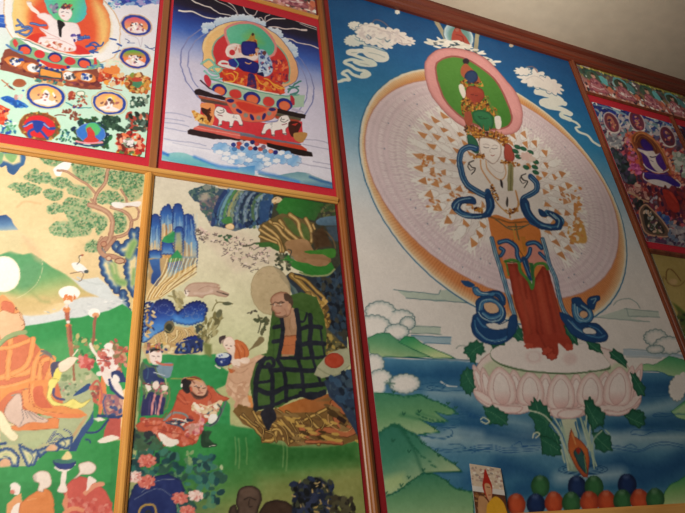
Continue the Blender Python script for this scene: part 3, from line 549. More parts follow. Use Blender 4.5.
    c.p('105 300 195 300 205 340 190 440 150 440 130 380', 'e8935c', sm=1); c.p('110 325 150 335 175 325 165 360 180 400 160 430 150 390 120 360', '3c1c18', sm=1); c.sc('155 330 180 340 190 410 160 430', 8, ['5a2418'], 5, 8)
    c.p('45 345 75 355 110 370 145 395 170 440 120 440 90 420 60 385', 'e6b060', sm=1); c.sc('45 345 150 400 160 440 80 420', 24, ['f0c878', 'd8923c', 'c87c30'], 5, 9); c.l('105 405 120 400 125 418', '2a1c20', 7)
    AP = '280 258 400 275 560 320 630 330 610 395 560 415 480 425 400 415 340 375 300 320'
    c.p(AP, 'dd6c50', sm=1, o='8a5a50', ow=3); c.p('345 285 400 282 480 305 560 330 540 355 470 370 400 350 360 320', 'd03c30', sm=1, rim='e4643c', rw=10)
    for x, y, r in ((310, 278, 0), (370, 350, 30), (458, 392, 60), (540, 385, 110), (598, 338, 0)): c.e(x, y, 24, 12, '2c2468', r=r)
    for x, y in ((335, 312), (415, 378), (502, 395), (575, 365)): c.e(x, y, 15, 15, '8a8a82')
    # white snow lions
    def lion(x, y, f):
        g = lambda P: [v for a, b in zip(P[::2], P[1::2]) for v in (x+a*f, y+b)]
        c.p(g((-95, -55, -80, -75, -50, -75, -25, -60, -10, -35, 40, -25, 70, -20, 85, 10, 95, 35, 92, 55, 75, 50, 60, 25, 35, 20, 25, 60, 5, 65, 5, 30, -20, 25, -45, 20, -50, 50, -75, 55, -68, 20, -85, 0, -100, -25)), 'eee6e4', sm=1, o='6a5a6a', ow=2.5)
        c.l(g((-85, -45, -60, -30, -35, -40, -40, -60)), '3a3a3c', 4); c.l(g((-75, -20, -45, -12)), '88384c', 5); c.l(g((-60, -50, -45, -48)), '2a2a2c', 4)
        for a, b in ((-62, 50), (15, 60), (85, 50)): c.l(g((a-12, b, a+12, b)), '2a3a34', 5)
        c.sc(g((5, -20, 40, -25, 60, 0, 30, 10)), 6, ['c9c4c8', '9a98a4'], 3, 5)
    lion(300, 395, 1); lion(620, 455, -1)
    c.fr(240, 60, 6.84); c.p('330 430 380 420 420 440 400 490 420 520 350 520', '3c1412', sm=1); c.p('350 440 380 450 400 430', 'c0342c'); c.p('370 500 460 500 430 560 380 550', 'b8864a', sm=1)
    # lower slabs
    c.fr(155, 110, 6.84)
    c.p('300 90 360 100 480 130 684 170 684 188 480 150 300 108', '77808c'); c.p('262 125 300 105 684 182 684 215 560 200 262 140', 'd86058'); c.l('270 118 500 160 684 195', 'f0a498', 4)
    c.p('225 140 240 128 400 160 560 195 640 205 600 215 480 200 400 200 340 188 225 165', '2c1a20', sm=0)
    c.fr(240, 125, 6.84)
    c.p('0 55 200 90 420 130 415 142 0 72', '6a6c80'); c.p('0 72 420 140 455 165 460 185 330 170 0 95', 'c8442e'); c.p('180 122 400 165 490 185 498 215 440 215 300 185 190 150', '1a0d12')
    # jewels and cloud below the throne
    for x, y, rx, ry in ((60, 215, 90, 60), (150, 240, 80, 50), (220, 220, 60, 50), (300, 220, 70, 45), (370, 245, 50, 38), (-60, 190, 70, 40), (-130, 160, 60, 40), (-20, 230, 70, 40), (110, 280, 60, 30)):
        c.blob(x, y, rx, ry, ('a8cdf0', '7fb2e4', 'e6ecf6', x-rx, y-ry, x+rx, y+ry), n=9, b=.12, o='5a7ab8', ow=2.5)
    for x, y in ((-140, 185), (-90, 195), (-40, 220), (10, 200), (-100, 230), (60, 240), (-60, 250), (140, 215), (180, 235), (250, 245), (330, 215), (190, 265), (280, 190)): c.blob(x, y, 28, 16, 'e9edf6', n=6, b=.15, o='7f9ccc', ow=2)
    for x, y, f in ((10, 115, 'c8c0cc'), (45, 135, '2f5aa0'), (85, 118, '1a2468'), (70, 160, 'd8685c'), (105, 160, '1c1c5c'), (115, 130, 'c84c48'), (140, 165, 'c04c44'), (170, 180, '5a8cb8'), (210, 180, 'e88a70'), (242, 188, '22267c'), (-10, 150, 'cf5c50'), (-45, 135, '2a3f90'), (15, 160, '3a6cac'), (-40, 165, '4a84c0'), (-5, 128, 'c0463c'), (160, 150, '7a6a80')):
        c.e(x, y, 17, 15, f, rim='1a1c3c', rw=4, ra=.4)
    # mist lines and hills
    c.fr(155, 110, 6.84)
    for P in ('50 15 150 25 250 50', '60 85 160 95 230 112', '60 55 200 75', '60 195 140 212 250 222 350 245', '120 225 250 250 380 270', '65 120 220 150'): c.l(P, '8a90b8', 5, a=.7, soft=3)
    c.l('60 225 200 245 400 290 600 330', 'f2f0fa', 16, soft=14, a=.7)
    c.p('40 290 80 300 130 290 200 295 260 315 330 345 400 375 470 395 560 395 640 385 684 380 684 470 400 430 30 350', ('4a90d8', '7fb8d8', 'a8d4d8', 300, 290, 270, 420), sm=0); c.p('45 320 130 292 200 295 280 325 340 350 420 382 350 385 250 380 100 345', ('9ad0d4', '5fb4c4', 180, 290, 170, 380), sm=1); 
    c.l('40 285 90 310', '2f74d0', 16, soft=8); c.l('270 320 340 350 400 372 480 390 560 395', '2f7cd8', 16, soft=10, a=.8); c.l('500 420 600 440 684 460', '8ab8b8', 22, soft=10)
    c.fr(240, 125, 6.84)
    c.p('130 330 250 345 330 330 400 320 470 330 560 370 640 400 640 445 500 420 300 390 120 340', ('6f9cac', '8fb4bc', '4a7cac', 330, 320, 330, 430)); c.l('130 320 250 350 330 370 400 390', '3a7ccc', 18, soft=10, a=.8); c.l('480 355 560 385 640 400', '2f64a0', 14, soft=8)
    c.l('460 330 560 360 640 385', 'd8d0dc', 10, soft=8, a=.6)
    for P in ('390 255 450 270 540 285 620 300', '440 100 540 105 620 130', '430 130 520 150 620 170', '500 250 620 270'): c.l(P, '7f7c9c', 5, a=.6, soft=3)
    c.warp(.35, 6); c.wear(.008); return c

# ---------------------------------------------------------------- white deity with small roundels
def paint_roundels():
    c = Cv(-.329, .048, .793, 1.338, .00125, 'd4ecdd', 1)
    bands(c, [.79, .95, 1.08, 1.13, 1.34], ['c4ecd6', 'ccecdc', 'e6ecf0', 'ebe9f4', 'e9e6f4'])
    c.fr(75, 0, 7.544)
    c.p('290 -20 680 -20 640 10 560 30 470 38 400 32 300 15', '3a58b8', sm=1, soft=5); c.sc('290 -20 660 -20 640 20 560 45 300 30', 60, ['2a3fa0', '6a5cc0', '8fb0e0', '2f6cc0', 'a8a0d8'], 8, 16, seed=1, ang=10); c.sc('160 30 360 0 360 65 180 75', 26, ['4a90c8', '7fb4d8', '3a6cb0', 'a8d0e4'], 5, 10, ang=5)
    c.fr(0, 0, 7.544)
    # big aureole
    c.wall(); cx, cz = W(44, 5)
    c.fr(0, 0, 7.544)
    c.p('-100 100 0 110 60 105 60 210 -100 200', ('2858c0', '3a70d8', '2450b0', 0, 100, 0, 210)); c.l('0 130 60 140', '9ab8e8', 5); c.l('0 170 60 180', '8aaae0', 4)
    big = '70 -100 35 0 30 100 50 210 100 290 200 370 400 450 600 480 760 470 870 420 900 330 905 200 860 90 780 0 700 -100'
    c.p(big, 'f4f2f4', sm=1, o='d8a878', ow=7); c.p(big, None, sm=1, o='efe4d4', ow=2)
    c.p('150 -150 105 0 92 120 110 220 160 285 300 340 520 410 700 400 800 330 835 230 825 120 780 30 720 -100', ('f4d488', 'f2a860', 'e8683c', 100, 100, 400, 120), sm=1, o='c0d8d8', ow=4)
    c.p('420 -50 640 60 700 200 720 330 600 400 300 330 230 230 240 60', 'e4583a', sm=1, soft=30); c.p('700 0 780 60 830 200 800 330 740 380 740 200', 'f4cc80', sm=1, soft=30, a=.9)
    c.l('130 0 150 120 140 230', 'f6dc98', 50, soft=30, a=.7)
    c.p('345 -30 350 60 380 120 450 170 560 180 630 150 658 90 650 20 600 -30', ('58c4b8', '6cd080', '48bcc8', 350, 20, 650, 120), sm=1, o='d85a4c', ow=9)
    # blue cloud scrolls
    for P in ('125 195 160 190 185 205 150 170 135 150', '120 240 170 230 220 215 240 230 200 265 150 250', '170 205 210 200 240 210', '230 175 270 180 300 190 345 190', '560 260 600 280 670 275', '650 350 684 340', '590 300 630 290 640 270'): c.l(P, '2f4f9c', 17); c.l(P, '7fa4d8', 5)
    # white seated figure
    c.p('180 300 240 260 320 255 330 320 200 310', 'd83c30', sm=1); c.p('570 340 620 350 680 400 640 412 560 395', 'd83434', sm=1)
    c.p('280 110 340 95 400 130 440 160 520 165 580 180 610 240 590 290 560 310 575 350 560 385 480 390 410 365 330 345 290 320 300 280 350 270 300 220 300 205 360 220 350 170 290 135', 'f4e8ec', sm=1, rim='dcb4b8', rw=9)
    c.p('200 15 230 10 250 50 290 85 300 120 270 100 230 70', 'f4ece8', sm=1); c.l('205 15 240 15 262 40', 'd89a70', 6); c.p('445 70 480 55 530 65 545 110 515 155 475 150 445 120', 'f6ecee', sm=1, rim='e0b8bc', rw=7)
    c.l('462 92 480 88', '5a4a5a', 4); c.l('500 92 520 96', '5a4a5a', 4); c.l('470 120 485 122', 'c8484c', 5); c.sc('450 60 480 30 540 35 555 80 500 60', 26, ['c85a48', '8a4a4a', 'd8a05c', '5a3a4c'], 5, 10)
    c.sc('370 40 430 30 440 110 390 80', 14, ['8a8aa8', '5a5a80', 'b0a0b8'], 6, 11); c.p('430 160 450 152 490 180 470 215 462 275 448 270 440 210', '1c1820', sm=1)
    c.sc('290 300 420 320 560 380 500 400 420 370 300 340', 22, ['e8c8b8', 'c05848', 'fff4f4', 'c87c60'], 6, 11, seed=4); c.sc('530 250 600 270 560 330', 12, ['3a3488', '6a5cb0', 'e8d8e0'], 6, 10); c.l('300 210 380 260 450 290', 'd8a8a8', 4); c.l('320 285 450 300 560 350', 'd8a8a8', 4)
    c.l('150 290 230 320 350 370 480 410 600 430 700 425', '3a9a94', 5); c.l('160 283 240 312 360 360 490 400 610 420 700 412', 'f4f0ea', 7)
    # lotus band
    c.fr(0, 35, 6.227)
    c.p('70 30 110 15 170 60 300 110 420 135 560 150 600 150 625 180 580 215 500 205 400 200 300 180 200 150 90 110 60 70', '86b890', sm=1); c.p('80 40 100 25 112 60 95 75', 'd84848', sm=1); c.p('585 145 600 140 605 185 585 185', 'd84040')
    for x, y, b in ((155, 90, 1), (248, 118, 0), (343, 140, 1), (436, 162, 0), (525, 175, 1)):
        if b: c.e(x, y, 44, 32, '1f3488', r=12); c.e(x, y+6, 34, 24, 'e85c44', r=12)
        else: c.e(x, y, 34, 26, 'd8383c', r=12)
    c.l('40 60 90 95 140 110', '5a88c0', 14); c.l('560 205 620 195 640 185', '5a90b8', 12)
    c.p('30 90 60 85 130 120 240 160 250 200 400 230 560 215 640 210 630 240 610 270 620 290 630 340 560 340 420 320 380 300 240 280 100 240 0 215 0 170', '8c4a3c', sm=0)
    c.sc('0 180 240 270 400 310 630 330 620 270 400 240 60 130', 150, ['a0503c', '7a3838', '6a2c34', 'b86848', '8a4050'], 7, 13, seed=5, ang=12)
    c.p('240 150 330 180 440 195 400 215 300 200', 'd84038', sm=1)
    for x, y in ((95, 165), (205, 205), (430, 255), (540, 262)):
        c.e(x-4, y, 66, 32, 'e08848', r=14, rim='b85c30', rw=6); c.e(x, y, 36, 26, 'eef0f4', r=14); c.sc([x-30, y-20, x+30, y-16, x+34, y+20, x-26, y+20], 12, ['f4f4f8', '2c4a9c', 'b0b4c0', '4a4a50'], 5, 9, seed=int(x))
        c.e(x+26, y-6, 10, 12, '4a4a54')
    c.p('115 145 145 145 148 162 120 160', '2048b0'); c.p('510 235 540 245 530 262', '2048b0')
    c.p('250 205 385 235 385 275 245 255', 'e89a48', o='2c4a5c', ow=8); 
    for x, y in ((238, 158), (290, 205), (322, 215), (356, 220), (390, 215), (425, 200), (250, 188)): c.e(x, y, 12, 9, '24388c')
    c.p('215 270 400 295 395 320 220 290', 'c8905c'); c.sc('215 268 400 292 395 318 220 290', 18, ['4a8a80', 'e8d0a0', 'c84c3c', '2c5a6c'], 6, 9)
    # offerings, small scenes
    c.e(120, 300, 42, 26, 'a8684c'); c.l('10 280 40 300 60 330 90 340', 'c07858', 8); c.l('30 320 50 300', 'c07858', 5); c.p('55 310 80 330 85 345 60 325', '2c3048')
    c.sc('620 200 684 200 684 290 620 270', 26, ['c8503c', 'e89a70', 'a84838', 'f0c8a8'], 6, 12)
    def roundel(x, y, rx, ry, r, ins='f4a868', ring='2a48a8'):
        c.e(x, y, rx+7, ry+6, 'e8e0b8', r=r, o='c8a878', ow=3); c.e(x, y, rx, ry, ring, r=r); c.e(x-1, y, rx*.84, ry*.84, (ins, 'f4d0a0', x, y-ry, x, y+ry), r=r)
        c.e(x+rx*.1, y-ry*.35, rx*.35, ry*.3, 'f6d860', r=r, soft=5, a=.8)
        c.p([x-rx*.6, y+ry*.35, x-rx*.2, y+ry*.2, x-rx*.15, y-ry*.3, x+rx*.05, y-ry*.5, x+rx*.2, y-ry*.2, x+rx*.2, y+ry*.3, x+rx*.6, y+ry*.6, x+rx*.1, y+ry*.75, x-rx*.5, y+ry*.55], 'f6eef0', sm=1)
        c.sc([x-rx*.4, y-ry*.4, x+rx*.4, y-ry*.3, x+rx*.6, y+ry*.5, x-rx*.5, y+ry*.4], 16, ['e8b0a0', '8a5a50', 'ffffff', 'b87068', '4a3c50'], 4, 8, seed=int(x+y))
    c.fr(0, 80, 7.544)
    roundel(345, 122, 146, 92, 8)
    c.e(298, 350, 160, 108, '8a5030', r=8, rim='c89a48', rw=8); c.sc('150 330 200 250 300 240 420 270 455 360 430 450 250 440 170 400', 120, ['c8a048', '8a4028', '5a6a3c', 'a86038'], 5, 9, seed=6); c.e(298, 352, 122, 84, 'dc2c34', r=8)
    for P in ('180 350 230 320 280 315 330 330 370 365 410 365', '250 320 285 380', '230 430 215 395 250 370', '310 385 340 420 360 440'): c.l(P, '2c4ca8', 20)
    c.p('250 310 315 310 325 350 295 395 262 385', '2440a0', sm=1); c.l('180 350 240 325', 'a8b8e0', 8); c.l('330 330 370 360', 'a8b8e0', 8)
    c.p('-10 180 30 200 75 220 50 270 60 300 30 310 40 350 0 330 -60 350 -60 180', 'd8442c'); c.sc('-40 190 70 220 50 330 -40 330', 30, ['b82c30', 'e86848', '4a2c60', 'e8a070'], 6, 11)
    c.p('10 130 60 120 110 140 160 160 215 200 170 205 120 200 70 180 20 150', '2868c8', sm=1); c.sc('20 130 200 200 120 200', 30, ['1f58b8', '4a98dc', '2058a8'], 6, 12, ang=20); c.e(120, 130, 16, 22, 'c89a98'); c.l('130 130 165 110 150 145', 'e8d0d0', 10); c.e(175, 80, 10, 6, '3a68b8')
    c.e(145, 15, 44, 25, 'a85c3c'); c.e(540, 118, 28, 34, 'b04a3c'); c.sc('510 95 570 95 565 150 515 150', 12, ['d08c68', '8a3830'], 5, 8); c.e(608, 102, 30, 22, 'eef0e0', o='5a7a58', ow=5); c.sc('580 120 650 120 660 180 590 170', 16, ['a85c48', '3a6a58', 'e0b090'], 5, 9)
    c.l('500 170 560 200 620 210 684 205', '3a9098', 7); c.sc('545 180 620 190 600 215 550 205', 10, ['a03c38', '3a4a9c'], 5, 8)
    c.sc('465 225 540 225 540 250 480 245', 12, ['7a4438', '9a5a48'], 6, 10); c.sc('520 270 560 240 620 270 600 310 530 300', 20, ['7a4438', 'a06048'], 6, 11); c.l('410 270 450 262 495 270', '7a4438', 8)
    c.sc('60 290 110 270 130 300 110 400 0 400 0 350', 40, ['2f7a98', '5a9c70', 'e8f0e8', '2c58b0', '8ac8b0'], 6, 12, seed=8)
    c.sc('460 350 500 370 560 470 440 460', 26, ['4a9ca8', '3a7a58', '88c0b0', '2a5868'], 5, 9)
    c.fr(70, 65, 5.13)
    # red figure on a leafy throne
    c.sc('10 350 20 310 60 285 120 270 170 300 205 350 210 400 180 435 20 400', 100, ['2c5a3c', '1f3f3c', '3a4a30', '2a7040', '1c3050'], 7, 13, seed=9)
    c.e(108, 350, 76, 50, '3a78d0', r=8, rim='8a98d8', rw=6); c.e(118, 330, 40, 36, '58c078', r=8, rim='3a78d0', rw=4); c.p('85 330 105 320 125 345 130 370 150 390 110 400 70 390 90 365', 'd03c38', sm=1); c.e(103, 328, 9, 11, 'c05048'); c.l('30 390 90 402 165 398', 'e898a8', 9); c.l('20 400 100 415 170 410', '2c3c70', 7)
    roundel(202, 195, 86, 58, 8)
    c.p('165 270 200 260 250 270 245 285 215 290 240 300 285 330 285 345 250 340 200 320 170 300', '2c4a3c', sm=1); c.sc('165 265 250 270 290 345 200 320', 26, ['1f3a30', '3a5c48'], 5, 9)
    c.sc('250 360 300 345 360 360 380 390 375 440 340 465 270 455 240 430 245 390', 120, ['c8382c', 'e8784c', 'b02c28', 'f0a888', '6a2c28'], 6, 11, seed=10); c.e(300, 400, 28, 26, '8a9a80'); c.sc('280 385 320 385 325 420 285 420', 14, ['f0e8e8', 'c0b0b8', '3c3438'], 5, 8); c.sc('235 440 380 450 375 470 240 455', 20, ['d8a03c', 'a03a2c', '5a7a48'], 5, 8)
    c.e(345, 95, 64, 52, 'a87838', r=10); c.sc('280 90 300 50 350 40 400 60 412 100 390 145 320 140', 90, ['d89a48', '7a4028', '8a9a48', 'c86838', 'e8c080'], 6, 10, seed=11); c.e(345, 95, 24, 24, '4a8a68'); c.e(342, 75, 28, 12, 'c04838')
    c.sc('310 170 400 160 395 230 310 230', 40, ['3a5c50', '5a7a6c', 'd8e8d8', '8a9c8c', '2c3c38'], 5, 10, seed=12); c.sc('290 250 350 240 400 260 390 340 290 330', 60, ['b04438', '3a4a40', '1c2c28', 'c87860', '5a7068', '2c4840'], 6, 12, seed=13)
    c.sc('150 50 170 20 240 10 275 60 270 110 200 100 150 80', 60, ['d8502c', 'c04838', 'f0a048', 'e8c8a0', 'a83c30'], 6, 12, seed=14); c.e(215, 25, 45, 22, 'e88848'); c.l('190 110 230 125 265 130', 'a85848', 6)
    c.fr(75, 0, 7.544)
    for x, y in ((462, 190), (452, 437)):
        c.e(x, y, 124, 84, 'd8b8a0', r=12); c.e(x, y, 114, 76, '3040a0', r=12); c.e(x-2, y+2, 92, 60, ('e0607c', 'f4b868', x, y-60, x, y+40) if y < 300 else ('58b048', 'f08858', x, y-60, x, y), r=12)
        c.p([x-70, y+20, x-20, y+5, x-15, y-15, x+10, y-20, x+25, y+10, x+80, y+45, x+20, y+62, x-50, y+45], 'f2e4ec', sm=1); c.sc([x-60, y-10, x+50, y-10, x+60, y+45, x-40, y+40], 26, ['e8b0b8', 'ffffff', '3c3048', 'b06878', 'f0d8c8'], 5, 9, seed=int(y))
    c.l('400 265 470 290 495 355 510 280', 'c8c0d0', 5); c.l('380 295 410 310 400 325 450 325', '4a5c98', 5); c.l('530 340 560 365 600 360', '4a5c98', 6); c.l('530 355 600 380', '4a5c98', 4)
    c.sc('230 450 330 440 350 500 240 500', 16, ['e8eed8', 'd0e4d0', 'f0e0d0'], 8, 14)
    for P in ('90 350 130 340 160 370 110 385 140 400', '160 350 200 345 215 320', '180 340 150 320 110 330', '20 280 60 290 110 285', '265 290 310 300', '320 330 350 345', '290 400 340 380', '120 385 170 395'): c.l(P, '3458a8', 12)
    c.sc('90 490 210 480 210 513 90 513', 14, ['5a90b8', '86b890', '4a78a8'], 6, 10)
    c.warp(.5, 6); c.wear(.006); return c
# ---------------------------------------------------------------- robed monk with a staff, pine tree
def paint_monk():
    c = Cv(-.329, .052, .0885, .752, .00135, 'ebcf9c', 3)
    c.c += c.smooth_noise(.06, .012)[..., None]
    PG = ['6f9c6c', '5a8a5c', '88ab78', '4c7f58', '9cb488', '86a878']
    def pine(P, n, s=0, r=(5, 9)):
        c.p(P, 'a8b888', sm=1, soft=6, a=.85); c.sc(P, n, PG, r[0], r[1], seed=s, asp=1.3); c.sc(P, n//2, ['c9b88c', 'bfae84', '3f6f4c'], 2.5, 4, seed=s+1)
    c.fr(0, 150, 6.41)
    c.p('255 45 350 50 430 65 420 80 380 95 350 105 300 90 265 70', 'a8b888'); pine('255 45 430 62 350 105 290 88', 50, 1)
    c.p('-20 20 150 30 155 90 130 110 110 140 85 160 50 140 40 100 0 110', ('2c5488', '3a689c', 60, 160, 100, 60), sm=1); c.p('-20 20 130 30 130 80 85 95 50 80 20 70 0 90 -20 90', 'ead6a0', soft=8); c.p('30 25 105 30 100 65 75 80 45 60', '8ab878', sm=1, soft=4); c.p('-20 10 25 20 15 80 -20 110', '7cae7c', soft=4)
    c.p('345 120 400 80 450 75 455 100 430 130 400 140 385 165 355 160', 'f6f4f4', sm=1)
    for P, n in (('155 165 200 125 230 120 250 150 300 145 330 165 320 210 280 215 230 210 190 195 160 190', 110), ('50 235 90 210 200 215 265 245 250 280 200 290 160 305 120 275 75 250', 110),
                 ('320 190 380 175 430 185 470 225 400 245 330 230', 60), ('275 270 310 250 370 255 405 275 390 310 340 325 290 300', 70), ('430 250 500 230 577 245 577 310 480 290 440 275', 70),
                 ('300 370 340 340 400 350 430 310 500 310 577 330 577 440 500 460 440 445 410 390 350 410 305 405', 160), ('315 500 350 465 430 455 500 470 577 450 577 540 430 560 330 540', 140), ('465 110 500 90 577 90 577 210 520 200 470 150', 90)): pine(P, n, len(P))
    c.l('110 365 160 330 260 345', 'd8a878', 10, soft=8, a=.6)
    c.fr(70, 160, 5.69)
    for P, n in (('10 25 90 30 200 50 190 130 150 155 90 120 30 80', 110), ('200 70 260 60 300 110 270 170 220 140', 70), ('280 60 420 80 410 200 350 235 320 210 290 160', 150), ('155 210 200 175 260 180 300 215 310 245 230 250 160 245', 100),
                 ('250 295 290 290 325 340 320 380 300 410 260 415 240 380', 80), ('0 140 80 150 130 200 100 220 40 200 0 190', 60), ('0 270 120 290 210 330 205 380 160 430 140 380 60 390 40 420 0 410', 150), ('90 480 130 455 190 480 180 520 90 520', 50)): pine(P, n, len(P), (4, 8))
    def bough(P, w): c.l(P, '8a5a48', w+4); c.l(P, 'b98a70', w); c.l(P, 'caa284', w*.35)
    bough('-70 60 -20 65 50 110 100 140 145 190', 9); bough('250 -10 215 60 200 130 160 180 140 230 150 270', 15); bough('290 170 320 220 320 265', 8); bough('150 260 120 225', 8)
    bough('110 255 160 270 215 300 240 340 240 380 230 430 210 480 190 520', 24); bough('235 270 290 285 330 310 350 350 340 400 300 430 250 440', 15); bough('330 265 370 260 390 290 385 330 355 345', 7); bough('180 440 160 480 170 500', 12)
    c.p('235 245 280 238 310 245 380 235 405 240 390 265 330 260 290 275 250 268', 'eee8e4', sm=1)
    # rock pillars
    c.fr(70, 225, 4.46)
    c.p('135 110 150 120 165 150 185 185 200 230 215 280 222 300 230 360 245 400 260 460 268 500 275 400 290 300 300 200 310 60 300 10 275 15 265 60 235 80 215 120 195 140', ('e4cf98', 'd8c48c', 140, 100, 260, 500))
    RK = [(0, '20386a'), (14, '3c6498'), (22, 'a8b4a8'), (28, 'ecd8a4'), (44, 'd8cc94'), (60, '8cb070')]
    for P in ('135 110 150 105 160 140 190 160 205 215 222 250 225 290 205 310 190 290 170 265 150 235 135 200 130 160', '222 290 250 290 262 340 275 420 280 500 262 500 245 440 228 420 235 380 215 340', '185 85 205 68 225 80 232 105 215 120 195 118',
              '265 20 310 10 310 80 285 120 250 140 215 130 205 110 235 80 262 60', '245 150 300 100 320 150 310 250 290 330 265 300 250 260 240 200'):
        c.p(c.bump(P, 11), '3c6498', sm=1, dep=RK)
    for P, w in (('192 180 198 215 215 250 240 258', 26), ('285 80 275 100 262 135', 28), ('285 200 280 262', 10)): c.l(P, 'a8bc80', w+8, soft=8); c.l(P, '7fab64', w*.7, soft=8)
    c.l('150 110 160 155 190 175 200 215', 'ecd8a4', 8, soft=5, a=.7)
    bl = lambda P, w: (c.l(P, '8a5a48', w+4), c.l(P, 'b98a70', w))
    bl('160 60 130 95 150 135 190 140 240 160', 18); bl('200 60 160 110', 14); c.e(222, 160, 22, 12, 'c9a080', o='7a4a38', ow=4); c.e(150, 85, 12, 12, 'c08a6c', o='8a4a38', ow=3); c.e(172, 148, 12, 10, 'd8b494', o='8a4a38', ow=3)
    # mist water and far hill
    c.fr(0, 230, 5.7)
    c.p('100 480 180 490 280 480 340 460 420 380 513 360 560 340 680 380 740 460 700 540 500 513 400 513 380 560 0 640 0 480', 'd9dcdc', soft=6); c.p('400 270 440 290 480 280 560 270 620 320 680 420 500 360', 'd4dadb', soft=4)
    c.sc('130 480 740 380 700 460 400 500', 26, ['f0f0ee', 'aab4b8', 'c8ccd0'], 2, 4, asp=4, ang=5)
    c.l('440 270 513 300 590 310', 'c9d0d0', 8)
    c.p('-30 150 60 120 130 140 180 130 240 170 300 215 370 250 420 290 470 340 513 360 560 380 460 385 380 410 300 420 120 440 0 400', ('58a068', '74ac6c', 'b8bc78', 'd8b87c', 250, 200, 300, 420), sm=0, soft=5)
    c.p('140 200 180 190 230 190 240 230 215 290 170 340 120 350 100 320 110 260', '5c9c68', soft=22, a=.8); c.p('0 350 100 380 250 380 330 420 240 470 100 480 0 470', 'd8bc80', soft=16, a=.9); c.l('170 340 230 400 280 410', '9aa868', 14, soft=10, a=.6)
    c.p('-30 60 -30 0 50 0 110 30 130 110 100 130 -30 110', 'e0d0a0', soft=14); 
    c.fr(0, 150, 6.41); c.p('-30 425 40 415 70 440 90 480 120 513 -30 520', ('285088', '5a84b0', 'c0c8b8', 30, 420, 40, 540), sm=0)
    c.p('-20 520 130 520 170 560 210 600 150 600 0 590', 'e0cfa0', soft=14, a=.8)
    c.fr(0, 230, 5.7)
    c.l('120 15 180 60 225 120 242 190 235 250 205 310 150 360 90 390', 'e4d8a8', 3, a=.8); c.p('120 20 180 60 225 120 240 190 200 170 150 80', 'e4b890', soft=14, a=.5)
    c.e(20, 252, 96, 104, 'f6f2ea', rim='f4e0c4', rw=12)
    # cranes, sceptre globes
    c.p('410 190 440 185 480 205 500 240 470 245 430 230 415 212', 'f4f0ee', sm=1); c.l('440 195 455 175 450 150 470 145', '4a4a48', 4); c.l('455 170 462 150', 'f0ece8', 3); c.e(470, 143, 8, 4, 'b04838'); c.l('402 248 470 240 465 285 450 292', '7a5848', 4); c.e(492, 238, 14, 10, '4a5458')
    # meadow
    c.p('100 545 130 550 260 530 380 505 450 500 530 480 620 460 700 420 760 470 720 900 400 1100 0 1100 0 700', ('2f9850', '3aa458', 300, 500, 500, 900), soft=3)
    c.fr(0, 300, 5.13); c.p('170 240 330 200 462 220 462 400 280 330', '56a860', soft=30, a=.7)
    c.fr(0, 440, 5.48); c.p('-40 120 220 140 300 100 640 0 700 0 640 420 -40 420', ('38964c', '2c8a48', 200, 100, 300, 400), soft=4)
    for P in ('0 190 20 180 40 195', '230 370 300 360', '440 20 470 20 500 5', '520 380 600 340'): c.l(P, '1f6a3a', 7, soft=4, a=.6)
    c.fr(60, 320, 3.95); c.sc('0 60 110 60 250 130 240 200 100 150 60 120', 60, ['2f8248', '4a9c5c', '74a868', 'c8b878', '9c8a5c'], 4, 9, seed=2); c.p('0 200 60 170 130 205 160 250 140 300 60 300 0 280', ('a8b888', 'b4be90', 0, 200, 100, 300), sm=1); c.sc('0 200 120 210 140 290 0 280', 30, ['8aa070', 'd0c8a0', '7f9468'], 4, 8, seed=4)
    c.fr(0, 380, 6.85); c.p('400 300 700 130 760 130 760 700 -40 700 -40 440', '389a50')
    # rock ledge
    c.fr(0, 380, 6.85)
    c.p('380 0 500 20 620 20 640 130 640 210 590 290 540 400 470 480 0 490 0 350 150 340 280 240 360 90', 'b4bc90'); c.p('400 20 560 30 500 100 420 110', 'a8b48c', soft=10); c.sc('400 10 600 20 600 100 400 120', 30, ['8aa078', 'c9c8a0', 'c88a80', '5c7858'], 4, 8)
    c.p('500 110 540 70 600 25 620 30 610 60 550 95', '2f4f88', sm=1); c.p('640 210 620 260 560 330 520 400 480 440 470 490 520 490 560 400 600 350 640 290', ('3a5c90', '2c4a80', 600, 240, 500, 480)); c.p('585 240 600 250 520 380 480 440 460 430', 'c8a878', soft=4)
    c.p('150 380 250 350 400 340 480 370 460 440 300 480 120 480', 'bcc494', soft=6)
    for P in ('330 440 360 390 400 370 440 410 440 460', '350 450 375 410 405 400 420 440', '310 470 330 420 380 350', '440 340 480 360 490 410 450 470', '150 440 170 470'): c.l(P, '2f4a80', 12); c.l(P, 'e4d8a8', 4)
    c.l('365 450 385 425 405 440', 'e8a888', 20); c.p('200 435 290 430 270 470 230 480', '2f4a88', sm=1); c.l('0 440 40 430', '2f4a80', 16)
    c.fr(0, 440, 5.48)
    c.p('0 30 240 20 420 -20 380 50 240 60 210 110 180 142 0 148', 'c4c090'); 
    RL = [(0, '2a4478'), (9, '3c5c90'), (16, 'b8bc98'), (22, 'ece0ac'), (34, 'b8c48c'), (50, '9ab078')]
    for P in ('-20 60 30 40 70 50 110 90 100 148 60 148 50 110 -20 120', '100 20 140 40 180 60 205 50 215 80 190 140 150 146 130 110 110 60', '200 60 240 40 300 20 330 30 320 60 260 62 215 100', '300 20 340 -10 400 -20 395 30 370 52 340 48'):
        c.p(c.bump(P, 8), '3c5c90', sm=1, dep=RL)
    c.p('0 120 30 100 60 120 50 145 0 147', 'e8b48c', sm=1, soft=3); c.p('250 58 270 30 300 25 310 55', 'e8b48c', sm=1, soft=3)
    for P in ('60 60 90 80 100 110', '150 60 180 90 170 130', '20 90 50 95 60 130', '340 0 360 20 350 40', '270 20 310 15 325 40'): c.l(P, '2f4a80', 5); 
    c.p('130 20 180 5 240 -10 230 25 190 50 150 40', 'b8c494', soft=5)
